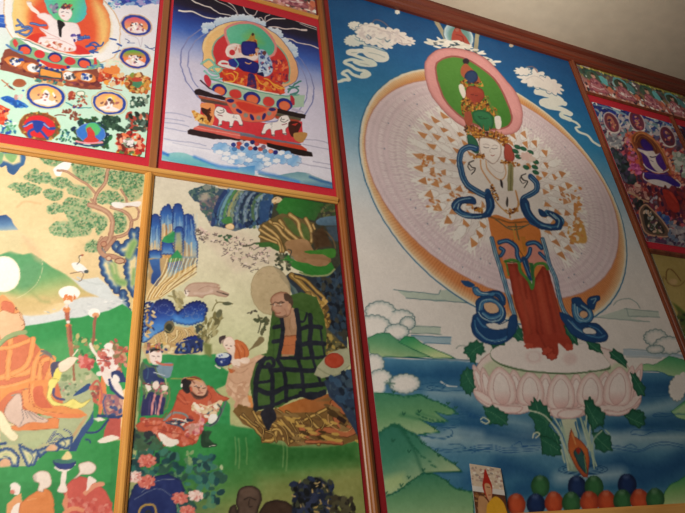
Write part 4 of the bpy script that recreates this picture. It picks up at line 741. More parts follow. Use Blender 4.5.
    # big robe of the seated monk (seen from behind the frame edge)
    c.fr(0, 300, 5.13)
    c.p('-20 -30 20 0 60 10 85 40 100 70 125 110 128 125 120 150 130 175 180 220 215 262 270 300 280 340 275 400 300 430 330 560 -20 620', 'de7850', sm=0)
    c.p('0 60 60 30 100 75 125 115 120 150 60 170 0 210', 'f0b890', sm=1, o='a8583c', ow=3); c.l('90 80 100 105 120 118', '5a4038', 3)
    c.p('0 -20 50 0 90 45 100 75 70 90 40 120 0 140', 'f0a060', sm=1); c.p('10 10 60 15 75 50 55 80 15 75', 'dc7450', sm=1, o='c86840', ow=3); c.p('0 90 30 100 20 140 0 150', 'dc7450', sm=1)
    c.p('0 60 70 70 105 65 125 115 120 150 60 170 0 200', 'f2c094', sm=1, o='a8683c', ow=2.5)
    BD = 'f4a05a'
    def band(P, w): c.l(P, 'c0683c', w+3); c.l(P, BD, w); c.l(P, 'f8b070', w*.3, a=.6)
    for P, w in (('0 400 60 385 130 375 175 345 190 330', 26), ('55 190 50 260 42 330 40 400', 26), ('0 250 60 240 120 220 165 200', 20), ('170 200 160 270 130 340 60 380', 24), ('60 190 40 200', 10), ('140 440 190 450 240 450', 22), ('0 450 60 440 130 420 180 395', 20),
                 ('215 265 190 300 175 350 165 420 170 520', 26), ('265 300 222 310 205 360 200 440 190 513', 22), ('272 300 265 350 245 400 235 460 245 513', 30), ('290 340 270 400 255 460 262 513', 14)): band(P, w)
    c.l('205 285 230 275 262 290 275 305', '8a8478', 7); c.l('205 300 215 340 225 380', 'c0683c', 3); c.l('120 450 150 470 100 500', '9a9080', 5); c.l('60 490 100 480 110 500', 'a0a090', 6)
    c.l('98 60 108 95 125 112 122 125 112 130', '8a5038', 2.5); c.sc('70 20 90 50 100 80 85 60', 4, ['5a4038'], 2, 3)
    c.l('0 225 40 190 90 170 130 165', '9cb078', 22); c.l('0 238 40 202 90 184', '6f8a58', 4); c.l('215 262 250 275 262 290', '7a7470', 14)
    c.p('260 330 300 315 330 320 300 360 270 400', '55506c', sm=1); c.p('290 350 320 360 300 420 270 440 262 480 280 513 250 513 255 450 270 400', 'f4e470', sm=1)
    # hand and staff
    c.l('345 0 345 60 352 140 365 220 372 290 378 360 380 410', 'a86c50', 12); c.l('350 130 368 280', 'b87858', 24); c.l('342 50 350 110', '9a5c64', 20); c.e(352, 130, 17, 9, 'e8844c'); c.e(342, 48, 20, 14, 'e89858'); c.e(345, 10, 18, 12, 'f0e8d8'); c.e(350, 112, 9, 9, 'f0e8dc')
    c.p('300 330 340 300 370 290 395 295 420 310 395 305 380 325 345 360 310 370', 'f6e4cc', sm=1, o='b08860', ow=2); c.l('375 285 398 255', 'f6e4cc', 7)
    c.e(440, 320, 34, 26, 'd86c64'); c.sc('400 300 462 290 462 350 410 345', 24, ['e8a098', 'c85850', 'e08878'], 5, 9)
    c.fr(0, 230, 5.7)
    c.e(395, 358, 62, 40, 'fbf7f2', rim='f2e2cc', rw=6); c.sc('345 385 380 375 425 385 410 405 370 405', 16, ['e8884c', 'e07840', 'f0b088'], 5, 9); c.p('365 450 400 450 392 513 375 513', 'b8644c'); c.e(382, 460, 18, 10, 'e88a50'); c.e(380, 432, 9, 14, 'f0dccc'); c.l('422 390 424 370', 'e89a60', 4)
    c.fr(70, 225, 4.46)
    c.e(108, 392, 26, 20, 'fbf6f0'); c.e(115, 402, 16, 12, 'e8a070'); c.l('115 410 108 440 105 513', 'a86850', 12); c.l('0 450 5 513', 'a05848', 12)
    # boy attendants
    c.fr(60, 320, 3.95)
    c.l('140 -10 135 60 125 110', 'a0604c', 7); c.sc('75 150 100 140 135 160 130 190 90 190', 30, ['d8645c', 'e89088', 'c04c4c'], 5, 9, seed=3)
    c.sc('190 100 220 80 260 110 265 160 230 170 200 140', 50, ['b85c4c', '8a6a48', 'd07868', 'c8a078', '6a7a4c'], 4, 8, seed=5); c.sc('120 260 165 240 170 340 130 320', 26, ['c8604c', 'd87c60', '9c5048'], 5, 9)
    c.p('165 200 180 240 185 300 160 380 150 370 155 290', 'e88850'); c.p('170 290 250 300 245 380 170 370', 'a87078'); c.sc('180 290 250 310 240 380 175 370', 30, ['8a5c70', 'c88a78', '4a5a8c', 'd8a890'], 4, 8)
    c.p('195 385 240 380 240 470 170 470 175 440', 'c45a50'); c.l('150 380 190 380 230 385', '2c4478', 12); c.l('105 445 150 440 190 395', '2c4478', 8); c.l('100 470 115 475 120 485', '2c4478', 6)
    c.p('185 105 210 120 225 160 230 200 220 240 190 260 170 230 155 190 150 160 165 125', 'f4e6e0', sm=1); c.p('175 100 195 90 212 100 200 115 180 118', 'f8ece6', sm=1); c.sc('155 120 185 115 200 150 175 170 150 150', 16, ['c86858', 'e09a88', 'b85048'], 4, 8); c.l('175 160 195 165', '5a3038', 4); c.p('205 205 240 200 255 225 250 245 220 245 205 230', '2c3c70', sm=1)
    c.p('195 250 215 235 240 260 250 300 230 300', 'f6eae4', sm=1); c.l('195 250 210 280 245 310', '2c3c70', 8); c.l('120 95 130 120 145 140 150 165', 'f6eadc', 12); c.e(155, 212, 12, 10, 'f4e8e0'); c.p('130 390 160 385 180 395 150 402', 'f6eadc'); c.p('150 475 200 455 235 465 200 480 165 487', 'f6eadc', sm=1)
    c.sc('150 120 235 110 240 250 160 210', 26, ['f8f0ea', 'd87868', 'f4e4dc', 'c05c58'], 5, 11, seed=40); c.sc('205 95 262 110 262 180 235 200 215 130', 30, ['b8604c', 'd8907c', '8a7a54', 'c87868'], 5, 9, seed=41)
    c.p('210 205 235 200 255 225 262 245 240 242 225 232', '2c3c74', sm=1); c.l('195 235 205 265 225 290 250 310', '2c3c74', 9); c.p('215 215 235 230 225 255 205 240', 'f8f0ea', sm=1); c.l('125 260 150 240 165 290 160 330', 'd06858', 8); c.l('150 160 180 165 195 190', 'c86058', 6)
    c.l('178 145 192 150', '4a3038', 3); c.l('180 168 190 172', 'a84040', 3); c.l('180 380 200 385 240 380 262 370', '2c4478', 9); c.l('185 380 170 330 180 300', '4a6090', 6)
    # yellow scarf, draped feet
    c.fr(0, 380, 6.85)
    c.p('230 0 340 0 350 60 370 120 400 160 480 170 560 210 600 240 560 255 440 245 380 240 310 220 240 190', 'ee9450', sm=0); c.p('230 60 290 40 300 100 330 150 360 190 280 190 235 150', 'dc6c48', sm=1); c.p('0 60 100 40 170 20 240 0 200 60 150 60 60 90 0 150', 'f09850')
    c.p('150 70 200 60 230 180 320 215 440 230 300 240 190 210 160 180', 'f2a060', sm=0, o='b86038', ow=3); c.l('200 20 200 150', 'c86040', 5); c.p('60 320 150 300 380 255 405 270 400 330 330 335 200 345 100 345', 'ec8c50', sm=0, o='b86038', ow=3); c.p('300 225 590 235 560 258 480 262 390 258 300 240', 'ee8850')
    c.p('340 0 400 0 370 60 350 110 380 150 440 160 500 130 560 160 620 130 600 160 560 190 500 195 430 175 370 175 325 130 330 70', 'f6e880', sm=1, o='a89850', ow=3); c.l('370 60 365 100 390 125 440 135', '55507c', 16)
    c.p('30 210 60 150 120 90 145 110 150 160 160 200 215 215 260 240 330 275 300 290 200 290 140 320 110 310 60 280 40 250', 'e2c2b0', sm=1, o='9a7060', ow=3)
    for P in ('150 200 160 260 140 310', '170 210 190 260', '185 215 230 265 250 280', '200 215 260 255 300 270'): c.l(P, '8a7a78', 5)
    c.p('-10 220 20 225 40 260 70 300 80 340 110 360 125 390 100 415 70 410 40 380 0 340', 'f6ecc4', sm=1, o='c8b080', ow=3)
    # small kneeling monks below
    c.fr(0, 440, 5.48)
    c.p('60 240 85 232 108 245 112 270 105 295 80 300 60 275', 'f4e6dc', sm=1); c.e(68, 285, 14, 12, 'd88070'); c.p('40 350 80 310 115 290 122 330 110 420 30 420', 'e8a068', sm=0); c.p('70 370 100 345 115 360 100 420 60 420', 'f6e8dc', sm=1)
    c.p('110 350 160 305 200 280 250 262 280 285 295 330 300 420 100 420', 'e48848', sm=0, rim='c86a38', rw=8); c.l('150 330 200 320', 'f0a468', 5)
    c.p('205 275 215 240 190 225 180 200 195 180 230 168 265 178 282 210 278 245 262 262 240 272 235 285', 'f4e2d4', sm=1, rim='d8b8a4', rw=8, o='9a7868', ow=2); c.e(192, 210, 10, 22, 'a8988c', soft=6, a=.5)
    c.p('360 420 370 330 345 290 370 240 400 215 440 197 480 210 530 235 580 280 610 340 620 420', 'd45c50', sm=0, rim='b84840', rw=8); c.sc('370 320 600 320 620 400 360 410', 40, ['dc7468', 'c85048', 'e08878'], 6, 12, seed=7); c.l('470 290 520 250 560 240', 'e89878', 26); c.p('485 200 530 225 500 245 475 280', 'f6e6dc', sm=1)
    c.p('430 140 445 125 490 118 522 135 525 160 505 182 480 190 450 188 430 200 405 210 435 175', 'f4e2d6', sm=1, rim='d8b8a4', rw=8, o='9a7868', ow=2)
    c.p('340 180 365 170 360 230 370 280 340 290 315 280 330 240', 'f6e8dc', sm=1, o='b89080', ow=2); c.l('305 150 330 165 370 165 410 130', 'f6e8dc', 14); c.p('295 110 350 118 415 115 400 150 370 162 330 160 305 145', '2c3c80', sm=1, rim='1c2c60', rw=8); c.e(355, 115, 60, 14, '3f7a6c'); c.p('335 105 370 60 395 100', 'f0d898', sm=1); c.p('340 350 365 280 375 340 360 400', 'e8906c')
    c.l('355 400 400 375 450 385', 'e8946c', 24)
    c.desat(.95); c.warp(.22, 5); c.wear(.010); return c
# ---------------------------------------------------------------- man in a green patchwork robe under a cliff
def paint_patchwork():
    c = Cv(.068, .459, .0885, .752, .00135, 'd9cfba', 4)
    c.fr(145, 175, 6.04)
    zs = [.09, .30, .42, .56, .752]; cs = ['a0a468', 'b8ba80', 'cfcfa4', 'dcd3b4', 'd8cfbc']
    for i in range(3): c.c[..., i] = np.interp(c.Z, zs, [hx(v)[i] for v in cs])[:, None]
    c.c += c.smooth_noise(.05, .01)[..., None]
    DK = ['2a3c5c', '1f3048', '3c5c6c', '4f6c58', '243850', '5a6a70']
    # blue mountains left
    SP = [(0, '1a2c6c'), (12, '2448a0'), (30, '2f5cb4')]
    def spire(P, y0, y1, x):
        P = c.bump(P, 8); c.p(P, ('22408c', '3468b4', '7fa8c8', 'd8b888', 'c89858', x, y0, x, y1), sm=1, rim='1c3478', rw=11)
    spire('-20 540 0 290 30 245 62 232 85 245 98 300 108 540', 240, 540, 50); spire('90 540 92 230 110 192 145 175 160 200 172 240 170 540', 180, 420, 130); spire('160 540 168 200 185 172 215 175 225 200 238 250 245 540', 180, 480, 200)
    spire('225 540 230 250 255 232 285 245 298 290 302 360 318 410 320 470 312 560', 240, 620, 270)
    for x in range(5, 318, 7):
        h = (x*37) % 60; t = 300 if x < 100 else 230+h
        c.l([x, t+h*.5, x+1, t+80+h], ('9cc0d8', '2c50a0', '6f9cc8', '1c3478', 'b8ccd4')[(x//7) % 5], 5, a=.5)
    for x in (108, 118, 128, 150, 160): c.l([x, 295+x % 13, x, 370], ('d8a868', 'e8cc98', 'b87838')[x % 3], 8, a=.9)
    for i, x in enumerate((15, 28, 42, 60, 240, 252, 222, 265, 280, 110, 96)): c.l([x, 400+(x % 30), x+2, 520], ('e0b878', 'c08848', 'ecd09c')[i % 3], 8, a=.85, soft=2)
    spire('175 470 178 325 200 308 228 318 232 350 225 470', 310, 470, 200); c.p('185 350 215 345 225 470 185 480', 'a8a878', soft=8, a=.8)
    spire('98 480 104 400 150 395 170 420 175 480', 400, 560, 130); spire('20 540 25 460 60 450 100 462 100 540', 450, 560, 60)
    c.p('100 402 112 378 165 338 182 350 178 405 140 412', '2f9458', sm=0); c.l('140 365 165 345', '6aae6c', 5); c.p('148 508 175 470 195 452 230 495 237 515 235 520 150 520', '2f9458', sm=0)
    c.fr(135, 260, 5.7)
    c.p('70 -10 190 -10 190 40 130 150 95 160 78 130', 'b89868'); c.p('80 0 140 -10 148 90 130 150 95 160 88 130 100 60', ('3a68ac', '1f3c80', 110, 0, 110, 150), soft=3); c.p('185 15 235 -5 275 10 268 60 220 110 185 100', ('2850a8', '5a98d0', 'e8d098', 230, 0, 230, 115), soft=2); c.p('270 -20 350 -20 350 60 300 90 270 60', '8a9ca4', soft=6); c.p('185 5 235 -10 262 2 200 15', '2f9458')
    c.p('60 60 90 130 130 160 180 110 260 60 350 20 352 60 260 130 200 180 140 225 60 235', 'd0ac70', soft=3)
    for i in range(15):
        P = [62+i*9, 228-i*3, 85+i*12, 175-i*4, 125+i*15, 120-i*3, 160+i*13, 70-i*4, 185+i*12, -10]
        c.l(P, ('ecd49c', '9c7038', 'f4e4b8', 'c89850')[i % 4], 5.5, a=.95)
    for i in range(7): P = [130+i*5, 225-i*7, 190+i*4, 185-i*9, 260, 140-i*9, 350, 82-i*11]; c.l(P, ('ecd8a0', '8c6434', 'f0dcb0')[i % 3], 5, a=.9)
    c.p('280 180 300 145 340 130 420 128 450 132 485 142 470 150 488 152 480 165 505 178 535 192 520 212 470 205 440 195 400 205 385 218 350 208 300 207', 'c4a490', sm=1, soft=2, rim='a87c68', rw=8); c.l('360 170 410 150 485 160', 'a88070', 4, a=.8); c.l('340 190 400 190 440 175', 'ddc4b4', 10, soft=6, a=.7); c.e(294, 188, 12, 18, 'ecdcd0'); c.l('285 175 290 192', '4a3830', 5); c.l('298 180 312 178', '6a5048', 4); c.l('470 180 530 200', '7a6454', 9, a=.8); c.l('500 190 530 200', '4a4034', 6)
    # dark blue rocks
    BR = [(0, '0e1a50'), (8, '16287c'), (40, '1c3c98')]
    c.p(c.bump('65 240 110 245 130 228 175 222 212 240 232 280 245 302 270 270 320 240 360 232 400 245 415 285 400 320 390 350 320 372 250 365 215 345 170 400 120 430 60 470 38 470 50 330', 9), ('141f60', '1b3890', '3a7cd0', '7ab4e0', 180, 225, 200, 440), sm=1, rim='101a50', rw=14)
    c.p('210 310 300 335 390 345 300 372 220 355', '4a90dc', soft=16, a=.8); c.p('45 440 130 370 150 380 60 460', '4a88d0', soft=14, a=.7); c.l('150 430 175 380 200 350', '3a78c8', 14, soft=8, a=.8)
    for x, y, r in ((165, 280, 32), (310, 290, 28), (380, 270, 20), (100, 280, 20), (200, 300, 20), (345, 320, 20)): c.blob(x, y, r, r*.8, None, n=8, o='7c88b0', ow=2)
    c.sc('45 245 110 240 110 420 60 440', 60, ['d8b880', '2a4890', '6a98c8', 'b08c54', '1c2c6c', 'e8d4a8'], 4, 8, asp=2.2, seed=31); c.sc('250 250 400 250 400 330 260 330', 26, ['5a78b8', '8a94a8', '2a4890'], 1.5, 3, asp=2.4)
    c.p('105 430 170 400 210 375 300 385 330 375 365 440 300 470 240 490 230 520 60 520 60 480', 'cfae78', sm=0)
    for i, (P, w) in enumerate((('110 440 120 470 105 513', 9), ('140 425 150 460 130 500', 9), ('170 410 180 450 175 500', 9), ('185 420 215 440 235 430 255 410', 8), ('240 400 235 440 200 470 195 510', 8), ('262 400 270 430 255 455', 8), ('285 395 300 420 290 450', 8), ('210 470 230 480 225 510', 8), ('150 470 160 500', 8), ('310 400 330 430 320 440', 8), ('80 480 100 490 85 515', 8))):
        c.l(P, '7c5c34', w+4); c.l(P, ('ecd8a4', 'd8b878')[i % 2], w)
    c.e(195, 382, 30, 38, '6a6048', r=20); c.e(192, 390, 20, 27, '34382c', r=20); c.l('172 395 200 410 220 380', '9c9060', 6)
    c.p(c.bump('228 520 240 480 270 455 310 435 350 430 378 450 385 500 380 525', 8), '1a2a6c', sm=1, dep=BR); c.e(310, 490, 50, 36, None, o='8a94a8', ow=3); c.e(310, 495, 30, 22, None, o='b09c6c', ow=3); c.sc('240 470 370 440 380 513 240 513', 26, ['4a6aa8', 'b0a880', '6f88b8'], 1.5, 3.5, asp=2.4)
    # blossom sprigs
    def twig(P, f='8a8058', w=5): c.l(P, f, w)
    for P in ('190 205 220 215 250 270', '260 200 262 240 258 280'): twig(P, '9c9060', 9)
    c.sc('190 190 280 190 275 270 240 280', 16, ['a89c68', '8a8058', 'c0b488'], 6, 12, asp=2.4, ang=60)
    for P in ('400 470 420 430 470 380 485 340 490 290', '430 430 400 400 385 365', '455 400 470 360 500 330', '440 290 460 250 480 240 530 245 555 250', '470 245 462 225', '395 480 410 440'): twig(P, '7c7448', 6)
    c.sc('380 350 500 290 480 400 400 490 380 420', 46, ['9a9060', '7c7448', 'b0a878', '6a6440', 'c0b490'], 5, 11, asp=2.6, ang=110); c.sc('330 380 400 370 410 460 350 450', 20, ['7c7448', '3c4440', 'a89c68'], 6, 10)
    c.sc('620 270 690 280 690 310 620 300', 4, ['4a4438'], 3, 6, asp=2.5)
    c.e(480, 305, 16, 26, '6a6a4c', r=20); c.e(525, 248, 26, 10, '5c6048')
    # top cliff
    c.fr(185, 180, 6.04)
    c.p('20 75 60 50 110 35 200 50 262 60 400 65 604 100 604 300 440 270 300 310 240 290 155 275 130 220 90 180 100 140 60 130 30 95', '3c5468', sm=0)
    c.sc('20 70 110 35 200 45 190 100 80 130', 80, ['4f6c68', '3c5860', '6a7f70', '8a9088', '2c4a58'], 5, 11, seed=5); c.sc('90 130 200 90 210 180 160 270 110 200', 100, ['5a5a68', '7a6c70', '3c5468', '8a7c7c', '4a6860'], 5, 11, seed=6); c.p('90 90 140 75 150 110 105 130', 'b8a898', soft=10, a=.9)
    for i, (x, f) in enumerate(((262, '3f6a9c'), (285, '6fa0b0'), (305, '4f8a4c'), (328, 'a8a468'), (345, '7a8a70'), (372, '6a7f9c'), (395, '1c2c48'), (418, '7c90a8'), (440, '1c2c4c'), (462, '4f7048'), (480, '88a0b0'), (505, '2a4c74'), (540, '2f5c90'), (575, '2a5488'), (600, '5c88b0'))):
        c.l([x, 60+i*3, x-30, 110, x-62+i, 180, x-80+i*4, 262+min(i, 6)*4], f, 17, a=.9, soft=3)
    c.l('245 70 205 130 180 200 168 270', '24386c', 24, a=.9); c.l('520 160 510 200 540 250', '1a2c50', 20); c.sc('160 200 240 290 440 280 520 260 500 230 300 260', 60, ['1a2c50', '24386c', '3a5c7c', '182440'], 6, 12, seed=7, ang=80)
    c.sc('270 70 560 95 540 240 200 270', 170, ['2c4c78', '6a90a8', '1f3454', '8aa4ac', '4a7060', '35587c', 'a0a880'], 3.5, 7, seed=27, ang=100, a=.6)
    c.p('245 275 270 262 295 275 290 298 255 295', 'e8c898', sm=1, o='b07c40', ow=3); c.l('200 40 260 50', 'd8a868', 6); c.p('220 240 270 220 285 255 240 265', '3c7c40', sm=1)
    # plum branches
    c.p('60 310 200 290 340 310 480 380 560 420 560 500 440 530 300 560 180 430 90 350', 'd4bfac', soft=20, a=.5)
    rg = np.random.default_rng(5)
    for i in range(110):
        x = 80+rg.random()*450; y = 290+(x-80)*.22+rg.random()*(60+(x-80)*.42); a = rg.random()*6.3; L = 14+rg.random()*16
        if x < 230 and y > 400: continue
        c.l([x, y, x+L*math.cos(a), y+L*.6*math.sin(a)], ('4c3c44', '5c5048', '3a3440')[i % 3], 3.5); c.l([x, y, x+L*.7*math.cos(a+1.2), y+L*.6*math.sin(a+1.2)], '6a5854', 3)
        if i % 2: c.e(x+12, y-8, 10, 6, ('e0c4b8', 'd8b8b0', 'e8d4c8')[i % 3], a=.8)
    c.l('350 400 400 395 430 380 480 390 550 410', '4a4a3c', 8); c.l('430 385 480 380 540 390', '3f6a3c', 14, a=.8); c.sc('200 330 280 330 280 370 220 360', 10, ['3c6a48', '4a5c48'], 4, 8)
    c.fr(260, 185, 6.04)
    c.p('80 55 200 60 350 90 480 110 490 520 420 520 300 500 130 260 60 240 80 130', '3a3c30', sm=0)
    c.p('95 150 120 90 150 75 250 85 380 110 470 120 440 150 360 170 330 215 250 200 200 180 120 180', ('2f7a30', '2a6a2c', '3c5c30', 200, 90, 400, 180), sm=0, soft=3); c.sc('360 110 480 120 470 200 350 190', 50, ['5a6038', '3c4c30', '6a6844', '34502c'], 5, 10, seed=8)
    c.p('70 90 100 70 130 80 120 105 80 110', 'd8bc94', sm=1); c.sc('70 80 130 80 120 110 80 110', 8, ['e8cca0', 'a87c4c'], 5, 9)
    c.p('340 215 380 195 470 190 480 240 420 245 350 240', ('5c7c94', '4a6478', 380, 190, 400, 250), sm=1, soft=3); c.p('400 250 480 245 490 350 420 330', '3c4c5a', soft=6); c.p('0 100 70 85 50 200 0 240', '2a4c7c', sm=0, soft=3)
    gold = lambda P, w: (c.l(P, '5a4424', w+7), c.l(P, 'a8844c', w), c.l(P, 'd8b878', w*.3))
    c.p('0 240 130 170 240 200 330 230 330 340 280 400 200 400 120 400 0 350', '6a5a34', sm=0)
    for P, w in (('180 180 230 220 240 280 280 340 280 380', 22), ('275 205 300 250 315 310 310 340', 20), ('120 215 150 260 190 300 240 340', 20), ('60 220 110 260 140 300 190 340', 18), ('20 245 70 280 110 320 140 400', 18), ('0 270 60 310 110 340 125 400', 16), ('0 310 50 330 100 350', 14), ('80 230 110 235 140 260', 12), ('320 240 330 265', 12)): gold(P, w)
    c.p('140 200 190 210 230 270 240 310 190 280', '4c6a30', sm=1, soft=4, a=.8); c.p('245 230 290 260 300 330 265 320', '4c6a30', sm=1, soft=4, a=.8); c.p('0 350 60 345 110 365 110 400 60 375 0 375', '3c6a30', sm=1)
    c.p('160 340 280 330 330 400 420 430 415 480 330 495 240 470 200 440 160 390', ('a88058', '8c6844', 250, 340, 300, 490), sm=1); c.l('330 400 370 350 390 280 440 330 455 380', '6a5438', 8); c.p('310 290 380 250 440 370 330 385', '4a3420', soft=8)
    c.p('270 400 380 390 450 385 455 430 420 440 380 420 300 415', '3a7c28', sm=1); c.p('140 430 180 425 220 460 300 475 350 490 420 485 430 513 300 530 200 500', '2f7a2c', sm=1); c.sc('90 420 150 410 200 440 180 513 100 513', 40, ['6a6a50', '4c5040', '7c7860', '3c4434'], 5, 10); c.l('170 390 190 400 180 430', '4a4438', 8)
    # background behind monk, tree trunk on the right
    c.fr(220, 260, 4.893)
    c.p('350 60 420 75 540 70 610 0 625 480 510 480 500 380 430 260 340 130 310 80', '2a3440', sm=0); c.sc('470 60 610 60 620 420 540 360 480 200', 160, ['26384c', '34485a', '1c2834', '2c4058', '3c3c34', '141c28'], 7, 15, seed=9, ang=70)
    c.p('260 30 300 50 340 110 370 140 400 200 430 250 400 240 370 190 350 150 320 110 300 80', '5a6e6c', sm=1); c.l('300 80 340 130 380 200 410 250', '44585c', 14)
    c.p('300 0 360 10 420 75 540 75 560 40 545 10 480 35 400 20 340 -10', '2f7a2c', sm=0); c.l('390 60 450 78 530 72 560 45', '8a9464', 9); c.p('410 -5 450 25 510 30 530 5', '9c7450', sm=1)
    for P, w in (('350 75 390 110 440 160 480 200 500 260 530 300', 26), ('430 170 450 220 490 280 520 320', 30), ('370 80 420 100 470 150 510 190 500 230', 14)): c.l(P, '4a3820', w+6); c.l(P, '8c6c34', w); c.l(P, 'c09a54', w*.3)
    c.p('470 250 520 330 590 400 625 430 625 480 520 480 500 380', '5a5438', sm=0); c.sc('500 350 620 420 620 480 520 480', 60, ['8a7438', '4a4a30', 'a89048', '6a6440', '3a3420'], 6, 11, seed=10); c.sc('430 170 530 190 530 330 470 260', 30, ['a8843c', '5a4424', 'c8a058', '7a5c2c'], 6, 12, seed=11)
    c.e(248, 150, 96, 120, 'b8a07a', r=-8, soft=5, a=.85); c.e(248, 150, 96, 120, None, r=-8, o='a08a64', ow=3)
    # robe
    c.fr(210, 320, 3.944)
    c.p('240 0 250 -60 290 -90 360 -110 420 -90 450 -20 460 60 455 130 440 200 480 230 460 280 400 310 360 295 270 345 200 350 180 360 165 300 155 250 175 180 200 135 225 130', '3c5c26', sm=0)
    F = '1c202c'
    c.fr(220, 260, 4.893)
    c.p('258 480 262 380 262 320 290 285 340 250 360 235 390 240 430 260 480 300 505 360 515 430 520 490', '3e602a', sm=0, rim='304e20', rw=10)
    for P, w in (('265 330 310 320', 20), ('262 400 300 395', 20), ('385 265 470 250', 0), ('300 285 305 340 300 400 285 480', 16), ('375 245 385 320 390 400 395 489', 22), ('440 270 445 340 440 400 455 489', 24), ('385 340 440 325 495 330', 22), ('390 415 450 405 510 410', 24), ('425 260 410 300 385 300', 10), ('490 330 500 400 515 489', 9)):
        if w: c.l(P, F, w)
    c.p('305 280 340 240 370 250 378 320 375 440 370 489 300 489 305 400', 'a8805f', sm=0); c.p('345 235 372 245 378 300 360 340 345 300 340 270', 'b48a6c', sm=1); c.p('312 380 375 370 372 440 365 462 300 460 305 430', 'b8683c', sm=0); c.l('310 375 375 368', '8a4c2c', 5); c.l('300 420 365 415', '9a5430', 3)
    c.l('372 245 385 330 378 420 372 489', F, 20); c.l('305 285 310 340 305 400 290 470', F, 14)
    # head
    c.p('255 215 248 200 258 175 285 160 320 158 345 175 355 205 350 225 345 260 330 275 300 280 275 275 268 255 256 240', 'b88a70', sm=1, rim='9a6c52', rw=10, o='8a5c44', ow=3)
    c.p('318 162 345 172 358 200 355 230 345 235 335 205 320 200 312 180', '4c382c', sm=1); c.l('280 212 310 210', '4a3828', 4); c.l('248 218 262 216', '4a3828', 4); c.l('275 225 300 225', '6a4c3c', 3); c.l('258 220 252 240 266 245', '8a6048', 3); c.l('270 260 292 258', '8a4838', 4); c.l('275 272 300 276 325 268', '6a5040', 5, a=.7); c.e(340, 228, 10, 16, 'c09070')
    # meadow
    c.fr(130, 340, 4.66)
    c.p('60 90 150 70 240 60 330 70 400 65 400 110 466 150 466 200 400 230 466 300 466 560 30 560 30 430', '2f9450', sm=0, soft=3)
    c.fr(120, 430, 2.74)
    c.p('60 40 170 10 240 -30 262 -20 380 0 390 30 470 48 560 50 650 30 690 20 700 260 30 260', ('2f8c48', '2c7a38', '4c8440', '8c9450', 340, -20, 400, 200), sm=0, soft=3); c.p('380 30 640 45 660 90 380 100', '246024', soft=20, a=.8); c.p('180 0 300 0 300 100 180 80', '36984c', soft=20, a=.6)
    c.p('380 130 700 120 700 240 380 240', '8a8c4c', soft=24, a=.55); c.p('30 160 250 200 300 240 30 240', '5c7448', soft=20, a=.5)
    for x in (315, 325, 345, 445, 455): c.l([x, 20+x % 7, x+3, 60, x+1, 90+x % 31], 'a8b878', 2.5, soft=2, a=.55)
    # gold rocks under the seat
    c.fr(210, 320, 3.944)
    c.p('150 290 180 360 280 350 350 330 470 290 560 310 590 380 590 470 520 495 430 490 310 500 290 475 205 485 190 440 130 410 90 360 110 330', '7c5a2c', sm=0)
    c.p('145 295 165 300 170 345 150 345', 'e08c4c', soft=2); c.p('270 345 350 315 470 290 490 330 440 365 280 365', ('b86c30', '9c5c2c', 300, 330, 460, 340), sm=0)
    for P, w in (('190 380 220 400 260 420 250 470 210 475', 14), ('230 440 270 430 290 470', 10), ('300 380 350 400 400 380 460 350', 10), ('280 400 330 450 400 470 430 490', 12), ('170 360 200 410 240 430', 8), ('320 480 360 440 340 400', 10), ('270 380 300 420 360 490', 8), ('400 400 440 430 500 400', 9), ('120 380 180 430 210 470', 8), ('350 470 370 440 420 450', 8)): c.l(P, '4a3418', w+5); c.l(P, 'a8803c', w); c.l(P, 'd8b468', w*.3)
    for P, w in (('360 420 375 450 410 460 430 440 470 435 540 450 580 430', 20), ('485 325 510 350 550 380 555 410 530 430 500 400 495 380', 16), ('380 480 450 480 520 485', 10)): c.l(P, '5a2c18', w+6); c.l(P, 'b4653c', w)
    c.l('480 330 465 380 480 420 540 440 575 400 560 360', 'd8a468', 3); c.p('490 365 540 395 530 410 500 390', '2c1c14')
    for P in ('260 350 300 380 340 440 340 480', '300 360 350 390 380 430', '380 370 400 400 395 430 360 450', '420 370 450 400 440 430', '230 400 270 410 300 440 310 490', '180 400 210 430 205 470', '220 440 250 450 262 480', '130 370 160 400 190 420', '540 330 570 370 585 420'): c.l(P, '3c2810', 9); c.l(P, 'c8a058', 3.5)
    c.p('420 320 480 300 560 320 590 360 590 380 500 300 470 320', '7a5c34', soft=4, a=.8)
    c.sc('200 380 590 320 590 480 300 490', 50, ['4a3418', 'c09848', '6a4c28', '8c6c3c'], 5, 9, asp=3, ang=20, seed=13)
    # robe lower
    c.fr(210, 320, 3.944)
    c.p('185 150 215 135 260 150 330 140 410 150 460 160 470 220 480 260 430 290 400 310 370 290 300 325 250 345 180 358 165 300 160 250 175 190', '3e602a', sm=0)
    for P, w in (('180 165 240 150 250 180 200 185', 14), ('215 150 190 200 180 260 180 350', 20), ('230 175 245 220 245 340', 19), ('265 155 290 200 300 260 300 320', 16), ('340 140 360 200 370 290', 15), ('180 270 240 290 300 265 380 260 470 250', 20), ('240 200 300 195 400 200 460 190', 19), ('270 150 340 150 400 150 460 145', 13),
                 ('400 140 420 200 440 260', 11), ('180 350 250 335 300 315 370 295 420 290', 14), ('360 290 400 305 450 285', 22), ('175 250 240 240', 12), ('440 190 470 240', 14)): c.l(P, F, w)
    c.p('200 370 225 345 250 350 262 385 245 410 230 435 210 405', '24242e', sm=1)
    # hand, fan leaf with red disk
    c.p('410 215 425 180 470 130 510 115 560 110 560 160 545 190 500 215 440 230', 'a8a888', sm=0, soft=2); c.l('425 190 490 220 550 180', '8a8c6c', 4); c.e(490, 160, 38, 31, 'b8442c', rim='9c3424', rw=8)
    c.p('450 240 500 220 560 190 590 300 590 470 520 350 470 300', '2c3c54', sm=0); c.sc('470 240 560 200 580 380 500 320', 60, ['2a3c54', '3c5060', '1c2838', '34506c'], 7, 14, seed=12, ang=60)
    c.fr(210, 320, 3.944)
